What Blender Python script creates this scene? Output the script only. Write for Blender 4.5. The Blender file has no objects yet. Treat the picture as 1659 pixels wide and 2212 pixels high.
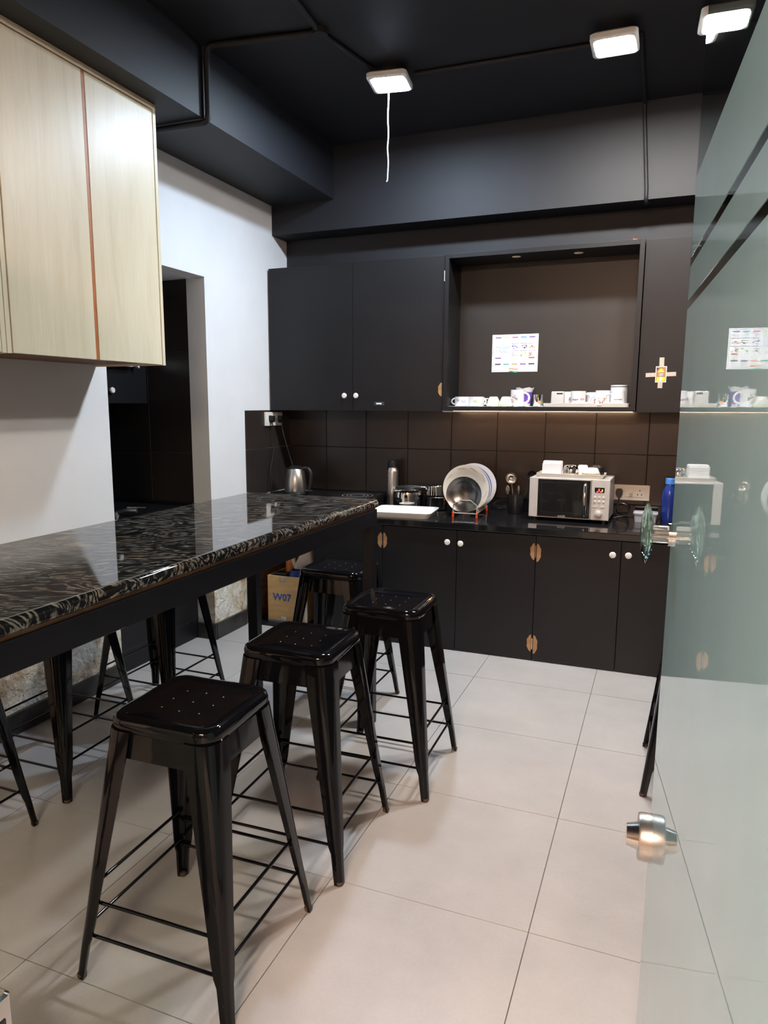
import bpy, bmesh, math, random
from mathutils import Vector, Matrix
random.seed(7)
PI = math.pi
SC = bpy.context.scene
C = SC.collection

# ------------------------------------------------------------------ camera
YAW, PITCH, ROLL = -0.38647, 0.16168, -0.00273
cam = bpy.data.cameras.new('camera'); camo = bpy.data.objects.new('camera', cam); C.objects.link(camo)
cam.sensor_fit = 'VERTICAL'; cam.sensor_height = 36.0; cam.sensor_width = 27.0
cam.lens = 1554.53 / 2212 * 36.0
cam.shift_x = 32.554 / 2212; cam.shift_y = 21.848 / 2212
cam.clip_start = 0.02
fw = Vector((math.sin(YAW) * math.cos(PITCH), math.cos(YAW) * math.cos(PITCH), -math.sin(PITCH)))
rt = Vector((math.cos(YAW), -math.sin(YAW), 0)); dn = fw.cross(rt)
r2 = rt * math.cos(ROLL) + dn * math.sin(ROLL); d2 = dn * math.cos(ROLL) - rt * math.sin(ROLL)
camo.matrix_world = Matrix(((r2.x, -d2.x, -fw.x, 0), (r2.y, -d2.y, -fw.y, 0), (r2.z, -d2.z, -fw.z, 1.4357), (0, 0, 0, 1)))
SC.camera = camo

# ------------------------------------------------------------------ world and exposure
w = bpy.data.worlds.new('world'); SC.world = w; w.use_nodes = True
w.node_tree.nodes['Background'].inputs[0].default_value = (1.0, 0.9, 0.82, 1)
w.node_tree.nodes['Background'].inputs[1].default_value = 0.05
LAMP_POWER = 130.0          # emission of the ceiling flood panels
HALL_POWER = 40.0           # emission of the hallway ceiling panel behind the camera
LED_POWER = 11.0            # warm LED strip under the niche
vs = SC.view_settings
vs.view_transform = 'Standard'; vs.look = 'None'; vs.gamma = 1.0; vs.use_curve_mapping = False
vs.exposure = 1.85

# ------------------------------------------------------------------ materials
def mat(name, col, rough=0.5, metal=0.0, spec=0.5, coat=0.0, trans=0.0, ior=1.5, emit=None, es=0.0, alpha=1.0):
    m = bpy.data.materials.new(name); m.use_nodes = True
    b = m.node_tree.nodes['Principled BSDF']
    b.inputs['Base Color'].default_value = (*col, 1); b.inputs['Roughness'].default_value = rough
    b.inputs['Metallic'].default_value = metal; b.inputs['Specular IOR Level'].default_value = spec
    b.inputs['Coat Weight'].default_value = coat; b.inputs['Coat Roughness'].default_value = 0.03
    b.inputs['Transmission Weight'].default_value = trans; b.inputs['IOR'].default_value = ior
    b.inputs['Alpha'].default_value = alpha
    if emit:
        b.inputs['Emission Color'].default_value = (*emit, 1); b.inputs['Emission Strength'].default_value = es
    return m
class NT:
    def __init__(s, m): s.t = m.node_tree; s.b = s.t.nodes['Principled BSDF']
    def n(s, typ, **kw):
        nd = s.t.nodes.new(typ)
        for k, v in kw.items():
            if k.startswith('i_'):
                key = k[2:].replace('_', ' ')
                nd.inputs[key].default_value = v
            else: setattr(nd, k, v)
        return nd
    def l(s, a, b): s.t.links.new(a, b)
    def coord(s, scale=(1, 1, 1), rot=(0, 0, 0), src='Object', loc=(0, 0, 0)):
        tc = s.n('ShaderNodeTexCoord'); mp = s.n('ShaderNodeMapping')
        mp.inputs['Scale'].default_value = scale; mp.inputs['Rotation'].default_value = rot; mp.inputs['Location'].default_value = loc
        s.l(tc.outputs[src], mp.inputs[0]); return mp.outputs[0]
    def noise(s, vec, scale, detail=4, rough=0.55, dist=0.0):
        nd = s.n('ShaderNodeTexNoise'); nd.inputs['Scale'].default_value = scale; nd.inputs['Detail'].default_value = detail
        nd.inputs['Roughness'].default_value = rough; nd.inputs['Distortion'].default_value = dist
        s.l(vec, nd.inputs['Vector']); return nd
    def ramp(s, fac, stops, interp='LINEAR'):
        r = s.n('ShaderNodeValToRGB'); cr = r.color_ramp; cr.interpolation = interp
        while len(cr.elements) < len(stops): cr.elements.new(0.5)
        for e, (p, c) in zip(cr.elements, stops):
            e.position = p; e.color = (*c, 1) if len(c) == 3 else c
        s.l(fac, r.inputs[0]); return r.outputs[0]
    def mix(s, fac, a, b, mode='MIX'):
        m = s.n('ShaderNodeMixRGB', blend_type=mode)
        for k, v in ((0, fac), (1, a), (2, b)):
            if hasattr(v, 'is_linked') or hasattr(v, 'links'): s.l(v, m.inputs[k])
            else: m.inputs[k].default_value = v if k == 0 else (*v, 1)
        return m.outputs[0]
    def math(s, op, a, b=None):
        m = s.n('ShaderNodeMath', operation=op)
        for k, v in ((0, a), (1, b)):
            if v is None: continue
            if hasattr(v, 'links'): s.l(v, m.inputs[k])
            else: m.inputs[k].default_value = v
        return m.outputs[0]
    def bump(s, h, strength=0.2, dist=0.01):
        b = s.n('ShaderNodeBump'); b.inputs['Strength'].default_value = strength; b.inputs['Distance'].default_value = dist
        s.l(h, b.inputs['Height']); s.l(b.outputs[0], s.b.inputs['Normal'])
    def col(s, c): s.l(c, s.b.inputs['Base Color'])
    def rough(s, c): s.l(c, s.b.inputs['Roughness'])

M = {}
def M_tinted(name, a, b, scale, rough, bump=0.0, bscale=200, metal=0.0, spec=0.5, stretch=(1, 1, 1), coat=0.0, bdist=0.002, src='Object'):
    m = mat(name, a, rough, metal, spec, coat); t = NT(m); v = t.coord(stretch, src=src)
    n = t.noise(v, scale, 5); t.col(t.ramp(n.outputs[0], [(0.3, a), (0.7, b)]))
    if bump: t.bump(t.noise(v, bscale, 3).outputs[0], bump, bdist)
    M[name] = m; return m

M_tinted('black_laminate', (0.0056, 0.0058, 0.0076), (0.0082, 0.0082, 0.0100), 3, 0.42, 0.06, 900, spec=0.35)
M_tinted('black_paint', (0.0074, 0.0082, 0.0125), (0.0100, 0.0108, 0.0155), 2, 0.60, 0.15, 60)
M_tinted('niche_board', (0.017, 0.0145, 0.0135), (0.024, 0.020, 0.018), 3, 0.40, 0.08, 500)
M_tinted('black_tile', (0.026, 0.0200, 0.0180), (0.034, 0.0262, 0.0235), 4, 0.30, 0.10, 120)
M_tinted('grout', (0.045, 0.038, 0.034), (0.07, 0.058, 0.052), 20, 0.9)
M_tinted('floor_grout', (0.13, 0.12, 0.11), (0.17, 0.16, 0.15), 20, 0.9)
M_tinted('baseboard', (0.012, 0.012, 0.013), (0.05, 0.045, 0.042), 9, 0.45, 0.2, 60)
M_tinted('granite_black', (0.007, 0.007, 0.008), (0.013, 0.013, 0.015), 60, 0.07)
M_tinted('frame_steel', (0.0050, 0.0056, 0.0085), (0.0075, 0.0082, 0.0115), 12, 0.36, 0.05, 300, spec=0.25)
M_tinted('wood_raw', (0.30, 0.15, 0.06), (0.45, 0.26, 0.12), 30, 0.7)
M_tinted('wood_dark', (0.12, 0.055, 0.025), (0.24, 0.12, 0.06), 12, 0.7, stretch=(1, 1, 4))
M_tinted('wire', (0.62, 0.58, 0.54), (0.70, 0.66, 0.62), 8, 0.25, metal=0.4)
M_tinted('steel', (0.55, 0.54, 0.53), (0.66, 0.65, 0.63), 8, 0.16, metal=1.0)
M_tinted('steel_brushed', (0.52, 0.50, 0.48), (0.62, 0.60, 0.57), 60, 0.33, metal=1.0, stretch=(1, 1, 0.05))
M_tinted('steel_mirror', (0.62, 0.61, 0.59), (0.68, 0.67, 0.65), 5, 0.05, metal=1.0)
M_tinted('silver_plastic', (0.50, 0.475, 0.46), (0.57, 0.54, 0.52), 30, 0.34, metal=0.15)
M_tinted('steel_plate', (0.20, 0.21, 0.23), (0.26, 0.27, 0.29), 8, 0.22, metal=1.0)
M_tinted('ceramic', (0.66, 0.66, 0.68), (0.72, 0.72, 0.74), 6, 0.12, coat=0.3)
M_tinted('ceramic_cream', (0.62, 0.59, 0.53), (0.68, 0.65, 0.58), 6, 0.15, coat=0.3)
M_tinted('paper_white', (0.80, 0.80, 0.82), (0.86, 0.86, 0.88), 12, 0.8)
M_tinted('black_plastic', (0.010, 0.010, 0.011), (0.016, 0.016, 0.017), 20, 0.3)
M_tinted('white_plastic', (0.74, 0.70, 0.62), (0.80, 0.76, 0.68), 10, 0.3)
M_tinted('white_enamel', (0.80, 0.80, 0.80), (0.86, 0.86, 0.86), 10, 0.2)
M_tinted('knob_white', (0.80, 0.79, 0.77), (0.86, 0.85, 0.83), 30, 0.15, coat=0.4)
M_tinted('orange_edge', (0.40, 0.115, 0.025), (0.50, 0.16, 0.04), 30, 0.45)
M_tinted('rust_red', (0.65, 0.07, 0.02), (0.75, 0.10, 0.03), 10, 0.35)
M_tinted('crate_wood', (0.50, 0.29, 0.11), (0.62, 0.39, 0.17), 6, 0.55, stretch=(1, 1, 6))
M_tinted('trim_wood', (0.14, 0.11, 0.09), (0.20, 0.16, 0.13), 40, 0.5)
M_tinted('tape', (0.42, 0.34, 0.29), (0.55, 0.46, 0.40), 60, 0.35)
M_tinted('blue_plastic', (0.010, 0.025, 0.17), (0.016, 0.04, 0.24), 10, 0.2)
M_tinted('blue_cap', (0.05, 0.20, 0.62), (0.07, 0.26, 0.72), 10, 0.35)
M_tinted('blue_ink', (0.02, 0.07, 0.32), (0.03, 0.09, 0.38), 10, 0.6)
M_tinted('grey_ink', (0.30, 0.30, 0.34), (0.42, 0.42, 0.46), 90, 0.7)
M_tinted('dark_ink', (0.02, 0.02, 0.03), (0.05, 0.05, 0.06), 40, 0.6)
M_tinted('red_ink', (0.55, 0.03, 0.03), (0.65, 0.06, 0.05), 40, 0.6)
M_tinted('green_ink', (0.12, 0.35, 0.05), (0.25, 0.48, 0.10), 40, 0.6)
M_tinted('lime_ink', (0.45, 0.70, 0.20), (0.55, 0.78, 0.28), 40, 0.6)
M_tinted('pink_ink', (0.60, 0.08, 0.30), (0.66, 0.12, 0.36), 40, 0.6)
M_tinted('sky_ink', (0.06, 0.30, 0.70), (0.10, 0.36, 0.76), 40, 0.6)
M_tinted('violet_ink', (0.14, 0.08, 0.28), (0.20, 0.12, 0.36), 40, 0.6)
M_tinted('orange_ink', (0.75, 0.25, 0.08), (0.80, 0.32, 0.12), 40, 0.6)
M_tinted('teal_ink', (0.04, 0.32, 0.22), (0.08, 0.40, 0.28), 40, 0.6)
M_tinted('yellow_ink', (0.72, 0.56, 0.03), (0.78, 0.64, 0.08), 40, 0.5)
M_tinted('brown_ink', (0.32, 0.15, 0.06), (0.42, 0.22, 0.10), 40, 0.6)
M_tinted('purple_print', (0.14, 0.06, 0.42), (0.20, 0.10, 0.52), 20, 0.25)
M_tinted('jug_plastic', (0.72, 0.60, 0.50), (0.78, 0.66, 0.56), 10, 0.4)
M_tinted('slab_dark', (0.010, 0.010, 0.011), (0.014, 0.014, 0.015), 10, 0.5)
M_tinted('rubber', (0.05, 0.03, 0.02), (0.10, 0.06, 0.04), 30, 0.7)
M_tinted('jar_plastic', (0.55, 0.54, 0.52), (0.62, 0.61, 0.60), 10, 0.45)
M_tinted('tub_plastic', (0.36, 0.37, 0.42), (0.42, 0.43, 0.48), 10, 0.25)
M_tinted('hall_wall', (0.20, 0.15, 0.11), (0.24, 0.18, 0.13), 2, 0.7)
M_tinted('dark_wall', (0.03, 0.03, 0.033), (0.04, 0.04, 0.043), 2, 0.6)
M_tinted('pattern_bowl', (0.10, 0.12, 0.06), (0.62, 0.45, 0.22), 260, 0.3)
M_tinted('glass_dark', (0.012, 0.011, 0.011), (0.014, 0.013, 0.013), 5, 0.04)
M_tinted('conduit_paint', (0.0060, 0.0066, 0.0100), (0.0085, 0.0090, 0.0130), 10, 0.6)
M_tinted('lamp_housing', (0.75, 0.78, 0.78), (0.8, 0.83, 0.83), 10, 0.4)
M_tinted('cord_white', (0.6, 0.6, 0.64), (0.7, 0.7, 0.74), 10, 0.6)
M_tinted('flour_soil', (0.75, 0.73, 0.70), (0.82, 0.80, 0.77), 10, 0.6)

m = mat('lamp1', (0.9, 0.9, 0.9), 0.5, emit=(0.66, 0.82, 1.0), es=LAMP_POWER); M['lamp_cool'] = m
m = mat('lamp2', (0.9, 0.9, 0.9), 0.5, emit=(1.0, 0.965, 0.90), es=LAMP_POWER); M['lamp_neutral'] = m
m = mat('hall_lamp', (0.9, 0.9, 0.9), 0.5, emit=(1.0, 0.70, 0.52), es=HALL_POWER); M['lamp_warm'] = m
M['led_red'] = mat('led_red', (0.3, 0, 0), 0.4, emit=(1, 0.02, 0.03), es=3.0)
M['led_green'] = mat('led_green', (0.1, 0.3, 0), 0.4, emit=(0.5, 1, 0.02), es=2.0)
M['downlight'] = mat('downlight', (0.85, 0.72, 0.55), 0.5)
M['green_glass'] = mat('green_glass', (0.60, 0.92, 0.80), 0.02, trans=1.0, ior=1.5)
M['clear_plastic'] = mat('clear_plastic', (0.85, 0.90, 0.88), 0.05, trans=0.9, ior=1.3)

# white painted wall with damp, peeling lower part
def wall_mat(name, low):
    m = mat(name, (0.78, 0.78, 0.80), 0.75); t = NT(m)
    v = t.coord(src='Object'); sep = t.n('ShaderNodeSeparateXYZ'); t.l(v, sep.inputs[0]); z = sep.outputs[2]
    n1 = t.noise(v, 2.2, 6, 0.6); n2 = t.noise(v, 7, 8, 0.65, 0.8); n3 = t.noise(v, 3.2, 7, 0.6, 1.5); n4 = t.noise(v, 26, 5, 0.6, 0.6)
    hh = t.math('ADD', z, t.math('MULTIPLY', t.math('SUBTRACT', n1.outputs[0], 0.5), 0.55))
    damp = t.ramp(hh, [(low * 0.62, (1, 1, 1)), (low, (0, 0, 0))])
    clean = t.ramp(n1.outputs[0], [(0.3, (0.74, 0.745, 0.765)), (0.7, (0.80, 0.80, 0.815))])
    dirt = t.ramp(n2.outputs[0], [(0.24, (0.16, 0.09, 0.055)), (0.36, (0.52, 0.40, 0.27)), (0.46, (0.84, 0.77, 0.64)), (0.58, (0.90, 0.88, 0.83)), (0.80, (0.80, 0.73, 0.60))])
    stain = t.ramp(n3.outputs[0], [(0.38, (0.55, 0.38, 0.23)), (0.50, (1, 1, 1))])
    dirt = t.mix(0.6, dirt, stain, 'MULTIPLY')
    speck = t.ramp(n4.outputs[0], [(0.30, (0.25, 0.20, 0.16)), (0.38, (1, 1, 1))])
    dirt = t.mix(0.8, dirt, speck, 'MULTIPLY')
    t.col(t.mix(damp, clean, dirt))
    relief = t.math('MULTIPLY', t.math('ADD', n2.outputs[0], n4.outputs[0]), t.math('MULTIPLY', damp, 1.0))
    t.bump(relief, 0.9, 0.035)
    M[name] = m
wall_mat('wall_white', 0.62)

# floor tile: light greige porcelain
m = mat('floor_tile', (0.6, 0.58, 0.55), 0.34, spec=0.45); t = NT(m); v = t.coord(src='Generated'); t2 = t.n('ShaderNodeObjectInfo')
va = t.n('ShaderNodeVectorMath', operation='ADD'); vm = t.n('ShaderNodeVectorMath', operation='SCALE')
t.l(t2.outputs['Location'], vm.inputs[0]); vm.inputs['Scale'].default_value = 1.67; t.l(v, va.inputs[0]); t.l(vm.outputs[0], va.inputs[1])
n1 = t.noise(va.outputs[0], 2.5, 7, 0.62); n2 = t.noise(va.outputs[0], 60, 3)
c1 = t.ramp(n1.outputs[0], [(0.30, (0.425, 0.405, 0.395)), (0.70, (0.50, 0.478, 0.468))])
c2 = t.ramp(n2.outputs[0], [(0.3, (0.92, 0.92, 0.92)), (0.7, (1, 1, 1))])
t.col(t.mix(0.6, c1, c2, 'MULTIPLY')); M['floor_tile'] = m

# pale ash-wood laminate
m = mat('ash', (0.7, 0.64, 0.48), 0.38); t = NT(m); v = t.coord((5, 5, 0.55)); n1 = t.noise(v, 3.0, 8, 0.6, 0.7)
v2 = t.coord((60, 60, 1.5)); n2 = t.noise(v2, 3.0, 4, 0.6)
c1 = t.ramp(n1.outputs[0], [(0.28, (0.70, 0.625, 0.455)), (0.5, (0.765, 0.695, 0.525)), (0.72, (0.80, 0.745, 0.59))])
c2 = t.ramp(n2.outputs[0], [(0.3, (0.92, 0.90, 0.86)), (0.6, (1, 1, 1))])
t.col(t.mix(0.7, c1, c2, 'MULTIPLY')); M['ash'] = m

# black marble with beige-grey streaks
m = mat('marble', (0.02, 0.02, 0.02), 0.035, spec=0.55, coat=0.0); t = NT(m)
v = t.coord((1, 1, 1), rot=(0, 0, math.radians(-38)))
warp = t.noise(v, 1.5, 3, 0.5); sc = t.n('ShaderNodeVectorMath', operation='SCALE'); sc.inputs['Scale'].default_value = 0.36
sb = t.n('ShaderNodeVectorMath', operation='SUBTRACT'); sb.inputs[1].default_value = (0.5, 0.5, 0.5)
t.l(warp.outputs['Color'], sb.inputs[0]); t.l(sb.outputs[0], sc.inputs[0])
ad = t.n('ShaderNodeVectorMath', operation='ADD'); t.l(v, ad.inputs[0]); t.l(sc.outputs[0], ad.inputs[1])
st = t.n('ShaderNodeMapping'); st.inputs['Scale'].default_value = (1.3, 4.6, 3.0); t.l(ad.outputs[0], st.inputs[0])
st2 = t.n('ShaderNodeMapping'); st2.inputs['Scale'].default_value = (5.0, 34.0, 22.0); t.l(ad.outputs[0], st2.inputs[0])
n1 = t.noise(st.outputs[0], 2.6, 3, 0.55, 0.7); n3 = t.noise(st2.outputs[0], 4.0, 4, 0.6, 0.4); n2 = t.noise(v, 6, 4, 0.6)
wv = t.math('ADD', t.math('MULTIPLY', t.math('SINE', t.math('MULTIPLY', n1.outputs[0], 70.0)), 0.13), t.math('MULTIPLY', n3.outputs[0], 1.10))
c = t.ramp(wv, [(0.0, (0.007, 0.007, 0.008)), (0.54, (0.011, 0.011, 0.012)), (0.62, (0.075, 0.070, 0.062)), (0.72, (0.20, 0.185, 0.16)), (0.92, (0.30, 0.275, 0.23))])
tint = t.ramp(n2.outputs[0], [(0.50, (0.92, 0.94, 0.95)), (0.72, (1.25, 0.88, 0.62))])
t.col(t.mix(1.0, c, tint, 'MULTIPLY')); M['marble'] = m

# black stool paint with brown wear
m = mat('stool_paint', (0.01, 0.01, 0.011), 0.2, spec=0.30); t = NT(m); v = t.coord((1, 1, 0.5), src='Object')
n1 = t.noise(v, 9, 6, 0.7, 0.3); n2 = t.noise(v, 90, 3); wear = t.ramp(n1.outputs[0], [(0.66, (0, 0, 0)), (0.86, (1, 1, 1))])
spk = t.ramp(n2.outputs[0], [(0.72, (0, 0, 0)), (0.77, (1, 1, 1))])
c = t.mix(wear, (0.0042, 0.0042, 0.0056), (0.014, 0.0075, 0.0052)); c = t.mix(t.math('MULTIPLY', spk, 0.5), c, (0.16, 0.10, 0.06))
t.col(c); t.rough(t.math('ADD', t.math('MULTIPLY', wear, 0.14), 0.07)); t.bump(t.noise(v, 14, 3).outputs[0], 0.12, 0.004); M['stool_paint'] = m

# frosted door film: milky, smooth surface
m = mat('film', (0.34, 0.47, 0.47), 0.0, spec=0.5, ior=1.58); t = NT(m); v = t.coord((1, 1, 0.4)); n1 = t.noise(v, 3, 5)
t.col(t.ramp(n1.outputs[0], [(0.3, (0.42, 0.70, 0.80)), (0.7, (0.48, 0.77, 0.88))])); M['film'] = m

# clear greenish sheet glass: tinted see-through with fresnel mirror
def sheet_glass(name, tint, ior=1.52):
    m = bpy.data.materials.new(name); m.use_nodes = True; nt = m.node_tree; nt.nodes.clear()
    o = nt.nodes.new('ShaderNodeOutputMaterial'); mx = nt.nodes.new('ShaderNodeMixShader'); tr = nt.nodes.new('ShaderNodeBsdfTransparent')
    gl = nt.nodes.new('ShaderNodeBsdfGlossy'); fr = nt.nodes.new('ShaderNodeFresnel')
    tr.inputs[0].default_value = (*tint, 1); gl.inputs['Roughness'].default_value = 0.01; gl.inputs[0].default_value = (1, 1, 1, 1)
    fr.inputs[0].default_value = ior
    ge = nt.nodes.new('ShaderNodeNewGeometry'); sb_ = nt.nodes.new('ShaderNodeMath'); sb_.operation = 'SUBTRACT'; sb_.inputs[0].default_value = 1.0; mu = nt.nodes.new('ShaderNodeMath'); mu.operation = 'MULTIPLY'
    nt.links.new(ge.outputs['Backfacing'], sb_.inputs[1]); nt.links.new(fr.outputs[0], mu.inputs[0]); nt.links.new(sb_.outputs[0], mu.inputs[1])
    nt.links.new(mu.outputs[0], mx.inputs[0]); nt.links.new(tr.outputs[0], mx.inputs[1]); nt.links.new(gl.outputs[0], mx.inputs[2]); nt.links.new(mx.outputs[0], o.inputs[0])
    M[name] = m
sheet_glass('sheet_glass', (0.62, 0.70, 0.68))

# ------------------------------------------------------------------ mesh helpers
def bm_box(bm, a, b):
    x0, y0, z0 = a; x1, y1, z1 = b
    vs_ = [bm.verts.new(p) for p in ((x0, y0, z0), (x1, y0, z0), (x1, y1, z0), (x0, y1, z0), (x0, y0, z1), (x1, y0, z1), (x1, y1, z1), (x0, y1, z1))]
    for f in ((0, 3, 2, 1), (4, 5, 6, 7), (0, 1, 5, 4), (1, 2, 6, 5), (2, 3, 7, 6), (3, 0, 4, 7)): bm.faces.new([vs_[i] for i in f])
def bm_lathe(bm, prof, seg=28, c=(0, 0, 0), axis='Z'):
    rings = []
    def P(r, z, a):
        x, y = r * math.cos(a), r * math.sin(a)
        q = (x, y, z) if axis == 'Z' else ((x, z, y) if axis == 'Y' else (z, x, y))
        return (c[0] + q[0], c[1] + q[1], c[2] + q[2])
    for r, z in prof:
        if r < 1e-6: rings.append([bm.verts.new(P(0, z, 0))])
        else: rings.append([bm.verts.new(P(r, z, 2 * PI * k / seg)) for k in range(seg)])
    for A, B in zip(rings, rings[1:]):
        for k in range(seg):
            k2 = (k + 1) % seg
            if len(A) == 1 and len(B) == 1: continue
            if len(A) == 1: f = [A[0], B[k2], B[k]]
            elif len(B) == 1: f = [A[k], A[k2], B[0]]
            else: f = [A[k], A[k2], B[k2], B[k]]
            bm.faces.new(f)
    if len(rings[0]) > 1 and False: bm.faces.new(rings[0])
def bm_tube(bm, pts, r, seg=10, caps=True):
    pts = [Vector(p) for p in pts]; rings = []; n = len(pts)
    up = None
    for i, p in enumerate(pts):
        t = (pts[min(i + 1, n - 1)] - pts[max(i - 1, 0)]).normalized()
        if up is None: up = Vector((0, 0, 1)) if abs(t.z) < 0.9 else Vector((1, 0, 0))
        s = t.cross(up).normalized(); up = s.cross(t).normalized()
        rr = r[i] if isinstance(r, (list, tuple)) else r
        rings.append([bm.verts.new(p + s * rr * math.cos(2 * PI * k / seg) + up * rr * math.sin(2 * PI * k / seg)) for k in range(seg)])
    for A, B in zip(rings, rings[1:]):
        for k in range(seg): bm.faces.new([A[k], A[(k + 1) % seg], B[(k + 1) % seg], B[k]])
    if caps: bm.faces.new(rings[0][::-1]); bm.faces.new(rings[-1])
def bm_loft(bm, rings, close=True, cap0=True, cap1=True):
    R = [[bm.verts.new(p) for p in ring] for ring in rings]; n = len(R[0])
    for A, B in zip(R, R[1:]):
        for k in range(n if close else n - 1): bm.faces.new([A[k], A[(k + 1) % n], B[(k + 1) % n], B[k]])
    if cap0: bm.faces.new(R[0][::-1])
    if cap1: bm.faces.new(R[-1])
def rrect(hx, hy, r, z, n=5, c=(0, 0)):
    out = []
    for cx, cy, a0 in ((hx - r, hy - r, 0), (-hx + r, hy - r, PI / 2), (-hx + r, -hy + r, PI), (hx - r, -hy + r, 1.5 * PI)):
        for k in range(n + 1):
            a = a0 + PI / 2 * k / n; out.append((c[0] + cx + r * math.cos(a), c[1] + cy + r * math.sin(a), z))
    return out
def bm_prism(bm, poly, y0, y1):      # polygon in x,z extruded along y
    bm_loft(bm, [[(x, y0, z) for x, z in poly], [(x, y1, z) for x, z in poly]])
def BM(): return bmesh.new()
def finish(bm, name, smooth=None):
    bmesh.ops.recalc_face_normals(bm, faces=bm.faces[:])
    me = bpy.data.meshes.new(name); bm.to_mesh(me); bm.free()
    if smooth is not None:
        for p in me.polygons: p.use_smooth = True
        if smooth > 0:
            try: me.set_sharp_from_angle(angle=math.radians(smooth))
            except Exception: pass
    return me
def obj(name, bm, material, parent=None, loc=(0, 0, 0), rot=(0, 0, 0), smooth=None, bevel=0.0, label=None, kind=None):
    me = bm if isinstance(bm, bpy.types.Mesh) else finish(bm, name, smooth)
    if not me.materials: me.materials.append(M[material])
    o = bpy.data.objects.new(name, me); C.objects.link(o); o.parent = parent; o.location = loc; o.rotation_euler = rot
    if bevel:
        b = o.modifiers.new('bevel', 'BEVEL'); b.width = bevel; b.segments = 2; b.limit_method = 'ANGLE'
    if label: o['label'] = label
    if kind: o['kind'] = kind
    return o
def box(name, a, b, material, parent=None, bevel=0.0, **kw):
    bm = BM(); bm_box(bm, a, b); return obj(name, bm, material, parent, bevel=bevel, **kw)
def boxes(name, lst, material, parent=None, bevel=0.0, **kw):
    bm = BM()
    for a, b in lst: bm_box(bm, a, b)
    return obj(name, bm, material, parent, bevel=bevel, **kw)
def lathe(name, prof, material, parent=None, seg=28, loc=(0, 0, 0), axis='Z', smooth=35, **kw):
    bm = BM(); bm_lathe(bm, prof, seg, axis=axis); return obj(name, bm, material, parent, loc=loc, smooth=smooth, **kw)
def tube(name, pts, r, material, parent=None, seg=10, **kw):
    bm = BM(); bm_tube(bm, pts, r, seg); return obj(name, bm, material, parent, smooth=50, **kw)
def tag(o, label, cat, group=None):
    o['label'] = label; o['category'] = cat
    if group: o['group'] = group
    return o
def thing(name, label, cat, loc=(0, 0, 0), rz=0.0, group=None):
    o = bpy.data.objects.new(name, None); C.objects.link(o); o.location = loc; o.rotation_euler = (0, 0, rz); o.empty_display_size = 0.05
    return tag(o, label, cat, group)
def struct(o): o['kind'] = 'structure'; return o
def sempty(name, loc=(0, 0, 0), rz=0):
    o = bpy.data.objects.new(name, None); C.objects.link(o); o.location = loc; o.rotation_euler = (0, 0, rz); o['kind'] = 'structure'; return o
def copy_tree(o, parent=None):
    c = o.copy(); C.objects.link(c); c.parent = parent
    for ch in o.children: copy_tree(ch, c)
    return c
def bez(p0, p1, p2, p3, n=12):
    out = []
    for k in range(n + 1):
        t = k / n; a = (1 - t) ** 3; b = 3 * t * (1 - t) ** 2; c_ = 3 * t * t * (1 - t); d = t ** 3
        out.append(tuple(a * p0[i] + b * p1[i] + c_ * p2[i] + d * p3[i] for i in range(3)))
    return out
def text_mesh(body, size, depth=0.0004, shear=0.0, space=1.0, bold=0.0):
    cu = bpy.data.curves.new('lettering', 'FONT'); cu.body = body; cu.size = size; cu.extrude = depth; cu.align_x = 'CENTER'; cu.align_y = 'CENTER'; cu.resolution_u = 2
    cu.offset = bold; cu.shear = shear; cu.space_character = space
    tmp = bpy.data.objects.new('lettering', cu); C.objects.link(tmp)
    dg = bpy.context.evaluated_depsgraph_get(); me = bpy.data.meshes.new_from_object(tmp.evaluated_get(dg))
    bpy.data.objects.remove(tmp); bpy.data.curves.remove(cu); return me
def lettering(body, size, material, parent, loc, name='lettering', rz=0.0, shear=0.0, bold=0.0):   # stands in the xz plane facing -y
    me = text_mesh(body, size, shear=shear, bold=bold); me.materials.clear(); me.materials.append(M[material])
    return obj(name, me, material, parent, loc=loc, rot=(PI / 2, 0, rz))
def wrap_lettering(body, size, material, parent, r, z, ang, shear=0.0, name='lettering'):  # bent round an upright cylinder
    me = text_mesh(body, size, shear=shear, depth=0.0003); me.materials.clear(); me.materials.append(M[material])
    for v in me.vertices:
        a = ang + v.co.x / r; rr = r + 0.0005 + v.co.z
        v.co = Vector((rr * math.cos(a), rr * math.sin(a), z + v.co.y))
    return obj(name, me, material, parent)

# ================================================================== STRUCTURE
XL, XN, YB = -2.49, -2.56, 4.60          # pier wall face, near left wall face, back wall face
CEIL = 3.04
# ---- floor with tiles
fl = box('floor', (-3.4, -2.8, -0.08), (1.45, 4.75, -0.0035), 'floor_grout'); struct(fl)
gx0, gy0, T = -0.8596, 1.8133, 0.6
cache = {}
xb = [max(-3.4, min(1.45, gx0 + i * T)) for i in range(-5, 5)]; yb_ = [max(-2.8, min(4.75, gy0 + j * T)) for j in range(-9, 7)]
for x0, x1 in zip(xb, xb[1:]):
    for y0, y1 in zip(yb_, yb_[1:]):
        sx, sy = round(x1 - x0 - 0.003, 4), round(y1 - y0 - 0.003, 4)
        if sx < 0.02 or sy < 0.02: continue
        if (sx, sy) not in cache:
            bm = BM(); bm_box(bm, (-sx / 2, -sy / 2, -0.0034), (sx / 2, sy / 2, 0)); me = finish(bm, 'floor_tile'); me.materials.append(M['floor_tile']); cache[(sx, sy)] = me
        obj('tile', cache[(sx, sy)], 'floor_tile', fl, loc=((x0 + x1) / 2, (y0 + y1) / 2, 0))
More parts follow.
